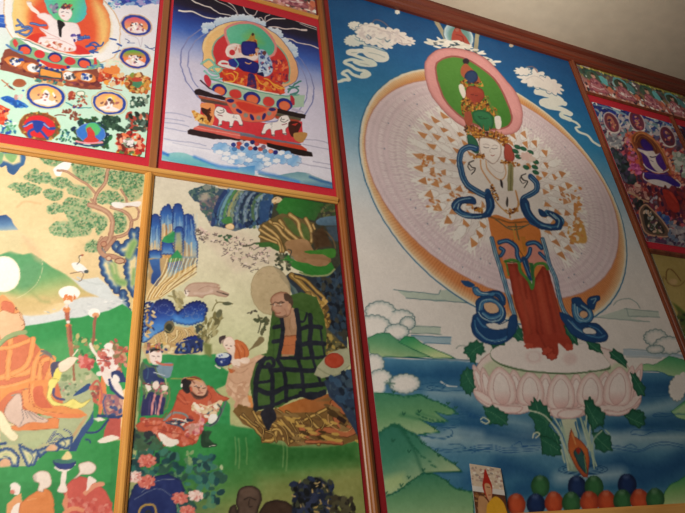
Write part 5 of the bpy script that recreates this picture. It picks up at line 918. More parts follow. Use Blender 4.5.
    # pink left drape, boy
    c.p('60 260 75 200 105 170 150 155 200 135 215 140 180 170 160 240 150 300 160 345 110 330 70 290', 'd4a888', sm=0, soft=2); c.l('70 280 110 300 100 340', 'c89878', 14); c.sc('60 250 150 250 150 330 80 310', 16, ['e0b898', 'c89878'], 6, 12)
    c.l('190 -20 200 10 190 50', '5c5c44', 5); c.sc('180 -10 230 -10 215 60 185 50', 14, ['4c5438', '5c5c40'], 4, 8); c.p('145 130 165 105 200 65 215 80 195 100 165 115', '7c6c48', sm=1)
    c.p('95 85 115 80 140 95 155 130 145 150 120 160 80 175 75 190 100 200 80 210 72 180 90 150', 'd0703c', sm=1, rim='b85c30', rw=6); c.p('50 95 60 72 80 65 98 85 100 120 95 150 120 165 115 190 85 175 80 140 60 115', 'f0d8c8', sm=1, rim='d8b098', rw=5); c.e(52, 78, 17, 15, 'b0988c'); c.e(75, 92, 22, 24, 'f4dccc'); c.e(138, 160, 20, 13, 'f0d4c0')
    c.p('22 150 50 130 80 135 85 160 70 180 40 182 22 170', '283c80', sm=1, rim='182858', rw=6); c.e(50, 140, 26, 10, 'd0dce0'); c.l('22 180 40 190', 'e8dcd0', 6)
    # standing attendant and reclining man
    c.fr(130, 340, 4.66)
    c.p('50 30 100 20 200 40 240 0 340 0 330 60 240 70 200 70 150 60 90 110', 'd0b484', sm=0); c.sc('60 20 240 10 230 60 80 70', 40, ['c09c68', 'e8d4a8', '8a6c44', 'e0bc70', '2c3c78'], 5, 10, seed=14); c.p('205 60 230 20 270 0 340 0 330 50 290 62 240 65', '1f3068', sm=1); c.sc('210 10 330 10 330 50 230 60', 26, ['2c4488', 'b0a06c', '16244c', '4a6aa0'], 4, 8)
    c.p('340 10 380 20 380 80 350 70', '7a8048', soft=6)
    c.p('50 150 70 110 100 120 140 130 160 190 175 220 165 330 120 345 60 355 40 340 60 260', '5c7450', sm=0); c.p('60 140 110 130 130 170 160 185 150 200 100 205 60 190', '28386c', sm=1); c.p('60 260 100 240 165 270 155 345 50 355', '2a2c60', sm=0); c.p('70 205 90 200 100 230 75 250', 'f0e4d8')
    for P in ('130 215 110 280 100 345', '155 230 140 290 130 345', '120 210 150 215'): c.l(P, 'c87880', 11); c.l(P, 'e0a8a0', 3)
    c.sc('100 200 190 200 180 260 110 250', 20, ['d08880', '7a9470', 'b06068', '4a6a50'], 5, 9); c.p('90 50 120 42 145 55 148 95 130 115 100 108', 'f4e0d8', sm=1); c.sc('70 20 150 20 150 45 90 60', 16, ['a06858', '5a6a4c', 'c88878'], 5, 9); c.p('125 120 195 105 200 130 180 175 140 165', '7a94a8', sm=1); c.l('125 105 160 115 200 115', 'c8705c', 10); c.l('60 110 50 160 65 200', '4f6a4c', 16)
    c.l('190 180 240 180 250 200', '8a9c4c', 6)
    c.p('25 400 60 370 110 360 160 365 200 320 215 270 230 235 260 220 370 210 400 240 440 265 466 270 450 285 400 290 410 330 350 390 330 440 310 480 240 500 210 490 150 495 120 440 40 430', 'c85a3c', sm=0, rim='a84430', rw=7)
    c.sc('60 370 330 400 310 480 160 490', 50, ['d87058', 'b84c38', 'e08a70'], 6, 12, seed=15); c.p('130 435 160 440 190 460 225 465 225 485 190 497 155 485', 'f4e8dc', sm=1)
    c.p('240 200 250 175 280 172 300 168 330 180 350 200 362 230 355 255 320 262 290 240 285 220', 'd8a488', sm=1, rim='b07860', rw=6); c.p('238 210 245 185 280 175 285 200 275 215 280 240 262 250 245 230', '241c20', sm=1); c.l('280 180 300 200', '7a4838', 6); c.l('285 245 310 270 350 262 362 240', '6a4438', 12); c.l('300 215 325 222', '3c2420', 4); c.l('340 225 352 225', '3c2420', 4); c.e(240, 212, 5, 9, 'f0e4dc')
    c.sc('280 300 340 310 420 290 420 340 370 360 300 350', 36, ['e8d0a8', 'd8b88c', 'f0e4d0', 'd08068', '4a6070'], 6, 12, seed=16); c.p('370 350 400 345 415 370 395 390 365 385', 'f0ece4', sm=1); c.l('330 385 370 400 400 385 430 330 445 290', '5c6c6c', 9); c.l('160 375 200 340 250 345 270 360', '7f8c8c', 10); c.l('170 385 230 400 250 415', '44546c', 9)
    c.sc('260 400 340 370 340 430 260 450', 30, ['d87888', 'e8a8a0', 'b84c4c', 'c89080'], 5, 10, seed=17); c.sc('190 370 300 360 300 390 200 395', 16, ['2c3048', 'e0d8c8', 'a03c34'], 5, 10)
    c.p('340 430 380 425 370 460 400 490 360 500 330 490', '2c4c34', sm=1); c.p('20 440 60 430 110 440 150 480 160 513 20 513', '3c5c40', soft=3); c.sc('20 430 150 450 150 520 20 520', 36, ['243c38', '3a6a4c', '2a3038', 'c88c7c', '4a8060'], 6, 12, seed=18)
    # faces and small folds
    c.p('92 62 98 45 120 38 142 45 150 62 146 50 120 48 100 58', '2c2028', sm=1); c.l('106 76 115 76', '4a3030', 3); c.l('128 76 138 77', '4a3030', 3); c.l('122 78 120 90', 'c8a090', 2); c.l('116 98 127 98', 'b84848', 3); c.sc('95 25 150 25 148 42 100 44', 10, ['c84c44', 'd8a04c', '3a6a5c'], 3, 6, seed=50)
    for P, f, w in (('70 120 85 140 80 180', '3c5c80', 5), ('110 150 140 160 160 165', 'c8d0d8', 4), ('60 215 80 240 70 270', '7a9c5c', 7), ('175 200 185 260 170 320', '6a8c50', 8), ('45 220 40 280 35 330', '6a8c50', 7), ('165 180 170 230 150 250', 'b8c088', 5), ('95 262 90 310 85 345', '4a3c70', 5), ('120 280 118 345', 'e8b8ac', 3), ('60 200 100 210 150 205', '8c3c44', 6), ('100 120 130 125', '203060', 5)): c.l(P, f, w)
    c.p('110 195 130 190 135 215 118 230 105 215', 'f0ddd0', sm=1); c.p('150 212 175 215 172 232 155 235', 'f0e0d4', sm=1)
    c.p('262 182 290 170 318 172 335 186 310 184 285 188', '8a4c34', sm=1); c.l('262 178 300 182 335 195', 'd8a04c', 4); c.l('318 222 322 236 330 238', '8a4c38', 4); c.l('318 248 340 246', '8a3028', 4); c.e(333, 215, 6, 4, 'f0e0d0'); c.e(308, 213, 6, 4, 'f0e0d0'); c.e(333, 215, 2.5, 2.5, '201818'); c.e(308, 213, 2.5, 2.5, '201818')
    c.p('285 238 300 262 325 270 350 262 362 240 350 256 330 260 305 255', '4a2c24', sm=1)
    for P in ('215 270 240 290 260 300', '230 250 250 265 270 300', '380 215 400 245 430 262', '60 375 120 372 170 380', '70 400 140 395', '130 415 190 430 240 440', '200 330 190 360', '360 230 380 260 370 285', '260 450 300 470 290 490', '170 340 150 365'): c.l(P, '96382a', 4, a=.8)
    for P in ('225 260 250 285 280 290', '385 225 410 255', '90 385 150 385', '250 430 290 450'): c.l(P, 'e07c5c', 4, a=.8)
    for P, f, w in (('325 300 360 310 410 290', 'e8d0a8', 7), ('330 330 380 320 410 330', 'd8b890', 6), ('300 330 330 350 325 380', 'e89c90', 8), ('300 310 320 330', 'f0dcc0', 8), ('410 300 425 330 400 380 370 400', '3c4c50', 6), ('180 378 240 385 290 375', '303c50', 6), ('200 368 240 372 270 385', 'e8e0d0', 5), ('330 395 330 430', 'c84c48', 5)): c.l(P, f, w)
    c.p('335 430 355 425 350 470 372 480 400 482 402 495 365 500 335 495', '22402c', sm=1); c.l('370 495 400 490', 'e8e0d0', 3)
    c.fr(210, 320, 3.944)
    c.p('36 88 35 72 48 62 62 62 58 74 45 82 44 96', '4a3c3c', sm=1); c.l('62 100 68 100', '3a2828', 2.5); c.l('80 102 87 104', '3a2828', 2.5); c.l('70 112 78 114', 'b04c40', 2.5); c.l('98 100 112 120 118 150', 'a84c28', 3); c.l('125 100 138 125 135 145', 'a84c28', 3); c.l('110 95 125 125', 'e0885c', 4); c.l('85 165 110 158 135 165', 'f4dccc', 9)
    c.sc('30 135 75 140 75 175 30 172', 8, ['5a6cb0', 'd8dce0', '1c2858'], 2, 4)
    for P in ('75 230 100 250 130 245', '90 200 120 210 150 190', '70 260 100 290 140 300', '100 180 130 185 170 165'): c.l(P, 'b8886c', 3.5, a=.8)
    c.fr(220, 260, 4.893)
    c.l('252 240 262 262 275 275 300 282 330 275', '6a5040', 5, a=.8); c.l('262 213 270 207 282 208', '3a2820', 3.5); c.l('285 208 300 204 315 208', '3a2820', 3.5); c.e(294, 217, 6, 3, 'e8dcc8'); c.e(266, 220, 5, 3, 'e8dcc8'); c.e(293, 217, 2.2, 2.5, '201818'); c.e(265, 220, 2, 2.5, '201818'); c.l('315 240 325 262 320 275', '9c6c50', 3)
    c.l('318 285 322 330 318 360', '8a6448', 3, a=.7); c.l('345 280 340 330 350 360', '8a6448', 3, a=.7)
    # peony thicket and blue rock
    c.fr(120, 430, 2.74)
    c.sc('25 60 120 55 170 80 250 60 290 120 270 200 180 230 40 180', 230, ['1c4c50', '2a6a60', '2c5848', '3c7c68', '184044', '5a8a60'], 5, 10, seed=19)
    c.p('20 200 40 150 80 130 130 120 165 135 180 165 150 190 160 240 20 240', '1c2c68', sm=0, rim='14204c', rw=7); c.l('60 170 100 140 150 135', '6a7490', 2); c.l('40 190 100 160 140 180', '6a7490', 2); c.l('50 235 60 210 90 205 100 230', 'b8944c', 6); c.l('65 240 75 222 90 235', '3c3c30', 5)
    for x, y, r, f in ((75, 84, 24, 0), (72, 142, 24, 0), (38, 128, 20, 1), (165, 187, 22, 0), (208, 180, 20, 1), (185, 222, 20, 0)):
        c.blob(x, y, r, r*.75, ('d86c5c', 'f0c8bc')[f], n=7); c.sc([x-r*.9, y-r*.6, x+r*.9, y-r*.6, x+r*.8, y+r*.6, x-r*.8, y+r*.6], 34, [('e89484', 'c04c44', 'd87468'), ('f6e0d8', 'd88c84', 'f0d0c4')][f], 1.5, 3.6, seed=int(x))
    c.sc('180 60 200 60 190 100', 8, ['8aa870'], 3, 5); c.e(278, 102, 5, 7, 'b8c898')
    c.p('20 20 40 0 80 10 100 40 60 60 30 50', '3c5c40', soft=3); c.sc('20 0 100 10 100 50 30 50', 16, ['243c38', '3a6a4c', '2a3038'], 4, 8)
    # dark heads at the bottom
    def dk(P, f='45342a', r='2a1e18'): c.p(P, f, sm=1, rim=r, rw=8)
    dk('298 240 300 215 315 205 320 215 325 240'); dk('318 200 325 165 350 152 378 160 388 185 380 215 370 240 325 240 322 215', '584438'); c.l('340 190 355 185 372 192', '2a1e18', 3); c.l('355 190 352 208 362 210', '2a1e18', 2); c.p('330 165 360 158 372 175 345 182', '70584a', sm=1, soft=5, a=.6)
    dk('385 240 390 210 410 195 440 192 470 205 480 240', '3f2c20')
    c.p('470 240 475 180 485 150 510 135 550 130 575 150 590 190 580 240', '1c2230', sm=0, soft=4); c.sc('465 150 520 130 580 140 595 220 480 235', 120, ['1c2438', '2c3450', '101418', '3c4030', '24304c'], 4, 9, seed=20); c.sc('480 140 580 140 585 230 470 225', 22, ['a88c4c', 'b89c64', '6a6448'], 1.5, 3, asp=3, seed=21); c.sc('580 180 640 190 640 240 580 240', 50, ['24201a', '3a3424', '4c4830'], 4, 9, seed=22)
    c.fr(210, 320, 3.944); c.p('200 370 212 352 240 345 252 355 262 385 245 410 230 435 210 405', '20202a', sm=1)
    c.desat(.94); c.warp(.3, 5); c.wear(.013); return c
# ---------------------------------------------------------------- friezes and right-hand paintings
def paint_frieze(X0, X1, seed):
    c = Cv(X0, X1, 1.3865, 1.5205, .002, '6c5a5c', seed); c.wall(); rg = np.random.default_rng(seed)
    c.p([X0, 1.38, X1, 1.38, X1, 1.45, X0, 1.45], 'c88078', soft=.02)
    c.sc([X0, 1.386, X1, 1.386, X1, 1.44, X0, 1.44], int((X1-X0)*330), ['e0a090', 'f0e8e0', 'b8584c', 'e8b8a8', 'c86c60', '7a4c54', 'd89878'], .004, .009, seed=seed)
    c.sc([X0, 1.44, X1, 1.44, X1, 1.51, X0, 1.51], int((X1-X0)*260), ['3c5c50', '5c8c90', '2c4038', 'a8c8cc', '6a5a50', '8c7c50'], .004, .010, seed=seed+1)
    c.l([X0, 1.512, X1, 1.512], 'a8a04c', .010); c.sc([X0, 1.505, X1, 1.505, X1, 1.52, X0, 1.52], int((X1-X0)*80), ['c8b858', '7c9850', 'e0d880'], .003, .005)
    c.sc([X0, 1.518, X1, 1.518, X1, 1.535, X0, 1.535], int((X1-X0)*130), ['2c2c80', '8c4c5c', '4c3c74', 'c8b8b0', '3c2c5c', 'a05868'], .004, .009, asp=2.5, ang=0, seed=seed+2)
    n = int((X1-X0)/.128)+1
    c.sc([X0, 1.39, X1, 1.39, X1, 1.50, X0, 1.50], int((X1-X0)*160), ['2c2830', '3c2c34', 'f0ece8', '4c3c3c', 'e8e0dc'], .003, .007, seed=seed+5)
    for i in range(n):
        x = X0+.062+i*.128; z = 1.45
        c.e(x, 1.474, .036, .034, ('2f5c50', '6cb4b8')[i % 2]); c.e(x-.002, 1.470, .030, .028, ('4c6450', '3c4c3c')[i % 2]); c.e(x+.045, 1.468, .016, .024, ('6cc0c4', '4f8c90')[i % 2], r=20)
        c.p([x-.045, 1.405, x-.03, 1.43, x-.022, 1.455, x, 1.466, x+.02, 1.455, x+.032, 1.43, x+.046, 1.405, x, 1.396], 'c07880', sm=1, rim='8c4454', rw=.010); c.e(x, 1.476, .010, .012, 'd8a490'); c.e(x, 1.488, .008, .006, '3c2c28')
        c.l([x-.03, 1.425, x, 1.415, x+.03, 1.425], 'f0d8d8', .004); c.l([x-.012, 1.455, x+.004, 1.43], '7a3040', .004)
        c.sc([x-.04, 1.40, x+.04, 1.40, x+.02, 1.45, x-.02, 1.45], 16, ['e8b0b8', 'c06878', 'f4e4e0', '8c4058'], .003, .006, seed=i+seed)
        c.p([x+.052, 1.395, x+.064, 1.41, x+.07, 1.392], 'f4f0ec'); c.e(x+.06, 1.43, .010, .013, 'd8785c')
    c.warp(.5, 4); c.wear(.02, .008); return c
def paint_purple():
    c = Cv(1.4365, 1.812, .793, 1.338, .0022, '4c2c44', 7); c.fr(600, 130, 7.89)
    big = '-100 -320 760 -320 760 1000 300 1000'
    mz = [.79, .9, 1.0, 1.12, 1.22, 1.27, 1.34]; bands(c, mz, ['54505c', '5a3844', '6c2c38', '8c4450', '7c5c70', '2c4a8c', '1c2a74'])
    c.sc('-20 -60 700 60 700 800 260 900 60 300', 900, ['a8403c', 'd8806c', '7c3048', '5c2c5c', 'c85868', '3c2c4c', 'e0a090', '8c3838', '4c3c50'], 8, 19, seed=1, asp=1.5)
    c.sc('-40 -160 720 -100 720 120 500 100 260 0 60 120', 200, ['b8b0b8', 'd8d0cc', '8c9cb0', '6c8c98', 'a08088', 'c8bcc0'], 7, 15, seed=2, asp=2)
    c.sc('0 -200 700 -80 700 -10 500 -60 200 -120 0 -140', 130, ['1c2c80', '2440a0', '18246c', '3c68b0', 'a8c0d0', '24348c'], 7, 15, seed=3, asp=2, ang=25)
    c.fr(585, 90, 6.84)
    for P in ('60 100 120 110 180 130 240 150 280 170', '70 130 110 170 90 220', '380 190 440 230 500 250', '480 190 540 220 600 260', '200 140 260 165'): c.l(P, '8cb4c4', 9, a=.8)
    for P in ('150 95 200 125 240 140', '420 180 480 200', '50 90 70 80 80 100'): c.l(P, 'f0ece8', 10)
    for x, y, r in ((182, 225, 18), (355, 215, 30), (565, 320, 28)):
        c.e(x, y, 50, 82, 'c8b8bc', r=-28); c.e(x, y, 42, 74, ('4c3438', '6c2c40', '7c3c4c')[int(x) % 3], r=-28); c.e(x-5, y-10, 20, 42, ('a8704c', '58286c', 'c07c64')[int(x) % 3], r=-28); c.l([x-30, y+55, x+20, y+68, x+55, y+55], 'e8dcd4', 8); c.sc([x-30, y-40, x+20, y-20, x+35, y+50, x-10, y+40], 16, ['b0485c', 'd89878', '4c2c50', '7c5048'], 5, 9, seed=x)
    c.p('130 310 200 320 260 350 240 400 170 390', 'b8b4b0', sm=1, soft=6, a=.8); c.sc('130 300 270 330 250 420 150 400', 20, ['d8d4cc', '8c8c90', 'c8c0bc'], 7, 13)
    c.fr(600, 130, 7.89)
    c.p('80 170 100 135 140 170 200 220 240 280 270 350 290 420 230 430 180 390 130 290', '28363c', sm=1); c.sc('90 160 150 170 280 380 240 420 170 380', 40, ['34484c', '4c4c5c', '1c2428', '5c5c70', '3c3450'], 8, 16, seed=4)
    c.sc('60 20 170 60 200 120 110 140 60 90', 30, ['a8acb0', '8c9098', 'c8c4c4', '6c6c78'], 9, 16, seed=5)
    c.sc('200 30 270 60 300 240 330 330 240 350 230 200', 60, ['d86c50', 'b84858', 'e08c90', 'c83c3c', 'd070a0'], 8, 15, seed=6); c.sc('460 120 560 200 620 330 660 440 600 400 540 320 470 220', 60, ['e09068', 'd8705c', 'e8a088', 'b04848', 'f0b8a8'], 8, 15, seed=7)
    c.sc('570 170 680 200 680 380 610 330', 40, ['b8c0b8', 'd8dcd4', '94a89c', 'c0c0b4'], 10, 17, seed=8); c.sc('240 270 310 270 320 340 250 340', 20, ['d060a0', 'e880b8', 'a83c7c'], 8, 13, seed=9)
    c.p('250 90 262 40 300 15 350 20 400 50 440 90 480 140 520 210 545 290 560 350 500 300 440 340 330 300 300 200', '8c4a30', sm=1, o='c06c40', ow=10)
    c.p('285 100 300 50 345 40 400 80 440 120 450 190 400 200 330 170', '6c3424', sm=1); c.l('270 90 285 45 330 25 400 60 450 110 500 190 530 270', 'c8844c', 9); c.l('290 100 310 60 345 50 400 90 440 150', '9c5c34', 7)
    c.sc('300 180 340 250 500 300 560 360 520 380 330 330', 30, ['a8403c', 'c86050', '7c2c40'], 7, 13, seed=10)
    c.p('300 140 330 200 345 270 370 320 420 330 520 310 500 240 470 180 450 200 400 170', '4c2088', sm=1)
    c.p('320 90 335 70 360 75 380 95 410 125 420 165 390 170 350 150 325 120', '3c1880', sm=1, rim='28105c', rw=9)
    c.p('295 145 330 155 370 165 420 165 440 190 470 185 440 215 450 260 480 300 500 320 480 335 440 320 400 270 375 215 340 185 305 165', 'e8dcd8', sm=1, rim='c8b0b0', rw=6); c.l('395 210 415 215 440 210', '2c1c3c', 8); c.l('400 240 420 250', '6c4c6c', 4)
    c.l('345 270 370 300 430 330 490 335 530 320 540 310', 'e8dcd8', 9)
    c.p('345 345 390 330 460 350 540 360 600 400 635 435 620 450 560 440 480 410 420 395 370 385', '3c2490', sm=1, rim='2c1870', rw=8); c.p('375 395 440 390 520 410 590 445 630 450 600 458 520 452 430 430 390 412', 'e8dcdc', sm=1); c.l('345 340 342 375 370 400 440 430 540 455 600 460 632 450 636 425 600 390', 'e4dcdc', 9); c.l('345 335 400 345 480 352 530 345', '5c3c9c', 8)
    c.fr(610, 180, 7.33)
    c.sc('240 40 550 60 550 300 420 260 300 160', 120, ['7c2430', '5c1c3c', '9c3438', '3c1c44', '6c2c2c', '883040'], 8, 15, seed=11, asp=2, ang=70)
    c.p('385 70 440 80 490 140 510 210 480 240 430 200 400 130', 'b4342c', sm=1); c.p('430 90 450 90 500 160 490 170', 'd0483c'); c.sc('120 30 200 30 260 80 280 150 200 150 150 110', 60, ['c08c84', 'a85c54', '7c3c44', 'd8b0a0', '5c2c34'], 7, 13, seed=12)
    c.l('130 90 180 110 220 140 280 160', 'c09c7c', 12); c.sc('180 140 260 170 240 220 190 210', 20, ['20282c', '3c3c44', '1c2024'], 8, 15); c.sc('340 220 430 270 440 360 380 330', 30, ['2c4c98', '3c5ca8', '5c88b0', '24386c'], 7, 13, seed=13)
    c.p('215 240 230 200 262 180 300 210 360 270 400 320 430 370 430 410 370 415 290 400 250 370 230 300', '6c5448', sm=1, o='c89c80', ow=10); c.p('245 220 270 195 310 240 360 300 400 370 390 395 320 390 270 360 250 290', '34302c', sm=1); c.sc('250 230 300 230 390 360 380 390 290 370', 50, ['8c8c88', 'c8c8c8', '5c3c4c', '6c6c50', 'd8b8a0', '3c4438'], 6, 12, seed=14)
    c.sc('420 300 550 340 560 480 440 440', 60, ['8c8490', '6c7c98', 'a8a0a8', '4c4c60', 'c0b8b8'], 8, 15, seed=15); c.sc('240 400 560 470 560 490 280 470', 40, ['5c3c5c', '3c2c50', '8c848c', '6c7080'], 8, 14, seed=16); c.sc('290 110 350 130 340 170 290 160', 10, ['b0a8b8', 'd8d0d8', '6c5c70'], 6, 10)
    c.wear(.02, .01); return c
def paint_dark_edge():
    c = Cv(1.842, 2.22, .793, 1.338, .003, '3a2030', 9); c.wall(); c.sc([1.84, .79, 2.22, .79, 2.22, 1.34, 1.84, 1.34], 500, ['3c1c3c', '5c2430', '2c2458', '4c3050', '6c3438', 'a8a0a8'], .006, .016, seed=1)
    c.e(2.03, 1.16, .10, .13, '6c3c2c'); c.e(2.03, 1.15, .05, .10, '2c3c80'); c.e(2.03, .95, .13, .05, '8c3038'); c.wear(.01); return c
def paint_gold_edge():
    c = Cv(1.436, 1.822, .13, .752, .003, 'b09a5c', 10); c.c += c.smooth_noise(.08, .02)[..., None]; c.fr(640, 240, 4.67)
    c.l('122 180 125 145 140 135 160 150 180 175 190 190', '7c5c30', 6); c.l('105 200 110 170 120 185', '8c6c40', 4); c.l('125 185 130 200 160 215 190 210 210 190', '8c6c40', 5); c.e(155, 195, 20, 14, 'c4a474', soft=4)
    c.p('150 290 180 310 210 335 260 400 210 480 190 420 185 350', '5c6c2c', soft=5); c.p('180 345 240 340 240 420 190 400', '2c3420', soft=4); c.sc('180 340 260 350 260 480 200 440', 20, ['2c3420', '4c5c2c', '6c6438'], 6, 12)
    c.wall(); c.p([1.44, .13, 1.82, .13, 1.82, .35, 1.6, .42, 1.44, .33], '5c7038', sm=1, soft=.02); c.wear(.01); return c

def paint_card():
    "the card is painted in its own frame: x 0..260, y 0..330 from its top left"
    CH = .093; c = Cv(0, .0705, 0, CH, .0011, 'c8b49c', 11); c.wall(); k = .0705/220
    T0 = c.T; c.T = lambda P: (lambda q: np.c_[q[:, 0]*k, CH-q[:, 1]*k*.80])(np.array([float(v) for v in P.split()] if isinstance(P, str) else list(P)).reshape(-1, 2))
    c.k = lambda: 1/k; c.sl = lambda P, pad: (slice(0, c.nz), slice(0, c.nx))
    c.p('-5 -5 225 -5 225 175 -5 175', 'cdb8a0')
    rg = np.random.default_rng(3)
    for i in range(70): c.e(rg.random()*220, rg.random()*155, 6+rg.random()*8, 5+rg.random()*5, ('b89c8c', 'd8c8b4', 'a88478', 'e0d4c4', '9c8c80')[i % 5])
    c.p('-5 160 225 160 225 205 -5 205', 'd4ccc4'); c.p('-5 198 225 198 225 390 -5 390', '5c3420')
    for i in range(26): c.e(rg.random()*90, 205+rg.random()*150, 7+rg.random()*7, 6, ('6c4028', '8c5c34', '4a2a1c', 'a87c4c')[i % 4])
    c.p('105 22 125 85 138 140 130 205 108 255 82 215 70 155 85 95', 'a8281c', sm=1); c.p('85 140 118 130 132 170 122 240 108 260 90 222', 'c8946c', sm=1, soft=3); c.l('100 155 120 156', '5a3020', 4); c.l('104 212 118 210', '8a3c2c', 4)
    c.p('30 245 60 225 80 240 100 280 110 400 20 400', 'b8885c', sm=1, soft=3); c.p('80 300 110 250 150 215 190 235 212 290 210 400 80 400', 'd8a028', sm=1, soft=3)
    c.wear(.01); return c
# ================================================================ scene
col = bpy.context.scene.collection
FRONT = -.004                      # front face of the printed sheets
def node_mat(name, rough=.5, spec=.5, base=(.8, .8, .8)):
    m = bpy.data.materials.new(name); m.use_nodes = True; b = m.node_tree.nodes['Principled BSDF']
    b.inputs['Base Color'].default_value = (*base, 1); b.inputs['Roughness'].default_value = rough
    b.inputs['Specular IOR Level'].default_value = spec
    return m, m.node_tree, b
def lin(c):
    c = np.asarray(c, float); return np.where(c <= .04045, c/12.92, ((c+.055)/1.055)**2.4)
def flat(name, c, rough=.5, bump=0):
    m, t, b = node_mat(name, rough, .4, tuple(lin(hx(c))))
    n = t.nodes.new('ShaderNodeTexNoise'); n.inputs['Scale'].default_value = 90; n.inputs['Detail'].default_value = 6
    mx = t.nodes.new('ShaderNodeMixRGB'); mx.blend_type = 'MULTIPLY'; mx.inputs[0].default_value = .25
    mx.inputs[1].default_value = (*lin(hx(c)), 1); t.links.new(n.outputs['Fac'], mx.inputs[2]); t.links.new(mx.outputs[0], b.inputs['Base Color'])
    if bump:
        p = t.nodes.new('ShaderNodeBump'); p.inputs['Strength'].default_value = bump; p.inputs['Distance'].default_value = .002
        t.links.new(n.outputs['Fac'], p.inputs['Height']); t.links.new(p.outputs[0], b.inputs['Normal'])
    return m
def wood(name, c0, c1, axis, rough=.35):
    m, t, b = node_mat(name, rough, .5)
    tc = t.nodes.new('ShaderNodeTexCoord'); mp = t.nodes.new('ShaderNodeMapping')
    s = [60., 60., 60.]; s[axis] = 3.; mp.inputs['Scale'].default_value = s
    n = t.nodes.new('ShaderNodeTexNoise'); n.inputs['Scale'].default_value = 1; n.inputs['Detail'].default_value = 8; n.inputs['Distortion'].default_value = .6
    r = t.nodes.new('ShaderNodeValToRGB'); r.color_ramp.elements[0].position = .3; r.color_ramp.elements[1].position = .72
    r.color_ramp.elements[0].color = (*lin(hx(c0)), 1); r.color_ramp.elements[1].color = (*lin(hx(c1)), 1)
    L = t.links.new; L(tc.outputs['Object'], mp.inputs[0]); L(mp.outputs[0], n.inputs['Vector']); L(n.outputs['Fac'], r.inputs[0])
    # knots
    v = t.nodes.new('ShaderNodeTexVoronoi'); v.inputs['Scale'].default_value = 1; mp2 = t.nodes.new('ShaderNodeMapping')
    s2 = [9., 9., 9.]; s2[axis] = 4.5; mp2.inputs['Scale'].default_value = s2; L(tc.outputs['Object'], mp2.inputs[0]); L(mp2.outputs[0], v.inputs['Vector'])
    k = t.nodes.new('ShaderNodeValToRGB'); k.color_ramp.elements[0].position = .03; k.color_ramp.elements[0].color = (.12, .05, .03, 1); k.color_ramp.elements[1].position = .09
    k.color_ramp.elements[1].color = (1, 1, 1, 1); L(v.outputs['Distance'], k.inputs[0])
    mx = t.nodes.new('ShaderNodeMixRGB'); mx.blend_type = 'MULTIPLY'; mx.inputs[0].default_value = 1
    L(r.outputs[0], mx.inputs[1]); L(k.outputs[0], mx.inputs[2]); L(mx.outputs[0], b.inputs['Base Color'])
    return m
def link(name, me, mat, parent=None):
    o = bpy.data.objects.new(name, me); col.objects.link(o)
    if mat: me.materials.append(mat)
    if parent: o.parent = parent
    return o
def boxes(name, B, mat, parent=None, org=(0, 0, 0), bev=0):
    bm = bmesh.new()
    for x0, x1, y0, y1, z0, z1 in B:
        r = bmesh.ops.create_cube(bm, size=1)['verts']
        for v in r: v.co = ((x0+x1)/2+v.co.x*(x1-x0)-org[0], (y0+y1)/2+v.co.y*(y1-y0)-org[1], (z0+z1)/2+v.co.z*(z1-z0)-org[2])
    if bev: bmesh.ops.bevel(bm, geom=bm.edges[:], offset=bev, segments=2, affect='EDGES', profile=.5)
    me = bpy.data.meshes.new(name); bm.to_mesh(me); bm.free()
    return link(name, me, mat, parent)
def moulding(name, axis, a0, a1, c, w, prof, mat, label, group, cat='wooden strip', z0=EYE, org=None):
    "prof: list of (across -1..1, height above wall) ; a strip along the wall"
    bm = bmesh.new(); ends = []
    for a in (a0, a1):
        vs = []
        for u, h in prof:
            vs.append(bm.verts.new((c+u*w/2, -h, z0+a) if axis == 2 else (a, -h, z0+c+u*w/2)))
        ends.append(vs)
    n = len(prof)
    for i in range(n): bm.faces.new((ends[0][i], ends[0][(i+1) % n], ends[1][(i+1) % n], ends[1][i]))
    bm.faces.new(ends[0]); bm.faces.new(ends[1][::-1]); bmesh.ops.recalc_face_normals(bm, faces=bm.faces[:])
    org = (c, 0, z0+a0) if axis == 2 else (a0, 0, z0+c)
    for v in bm.verts: v.co -= __import__('mathutils').Vector(org)
    me = bpy.data.meshes.new(name); bm.to_mesh(me); bm.free(); o = link(name, me, mat); o.location = org
    if label: o['label'] = label; o['category'] = cat; 
    if group: o['group'] = group
    return o
def sheet(c, name, mat, parent, org):
    nz, nx = c.nz, c.nx; n = nx*nz
    co = np.empty((n+8, 3)); co[:n, 0] = c.gx.ravel(); co[:n, 1] = FRONT; co[:n, 2] = c.gz.ravel()+EYE
    x0, x1, z0, z1 = c.X[0], c.X[-1], c.Z[0]+EYE, c.Z[-1]+EYE
    for j, y in enumerate((FRONT, FRONT+.0015)): co[n+4*j:n+4*j+4] = [(x0, y, z0), (x1, y, z0), (x1, y, z1), (x0, y, z1)]
    co -= np.array(org)
    i = np.arange(nz-1)[:, None]*nx+np.arange(nx-1)[None]
    f = np.stack([i, i+1, i+nx+1, i+nx], -1).reshape(-1, 4)
    g = np.array([[0, 4, 5, 1], [1, 5, 6, 2], [2, 6, 7, 3], [3, 7, 4, 0], [4, 7, 6, 5]])+n
    f = np.concatenate([f, g])
    me = bpy.data.meshes.new(name); me.vertices.add(n+8); me.vertices.foreach_set('co', co.ravel())
    me.loops.add(len(f)*4); me.loops.foreach_set('vertex_index', f.ravel().astype(np.int32))
    me.polygons.add(len(f)); me.polygons.foreach_set('loop_start', np.arange(0, len(f)*4, 4, dtype=np.int32))
    me.update(calc_edges=True)
    at = me.color_attributes.new('Paint', 'FLOAT_COLOR', 'POINT'); v = np.ones((n+8, 4)); v[:n, :3] = lin(np.clip(c.c, 0, 1)).reshape(-1, 3); v[n:, :3] = .6
    at.data.foreach_set('color', v.ravel()); me.validate()
    return link(name, me, mat, parent)
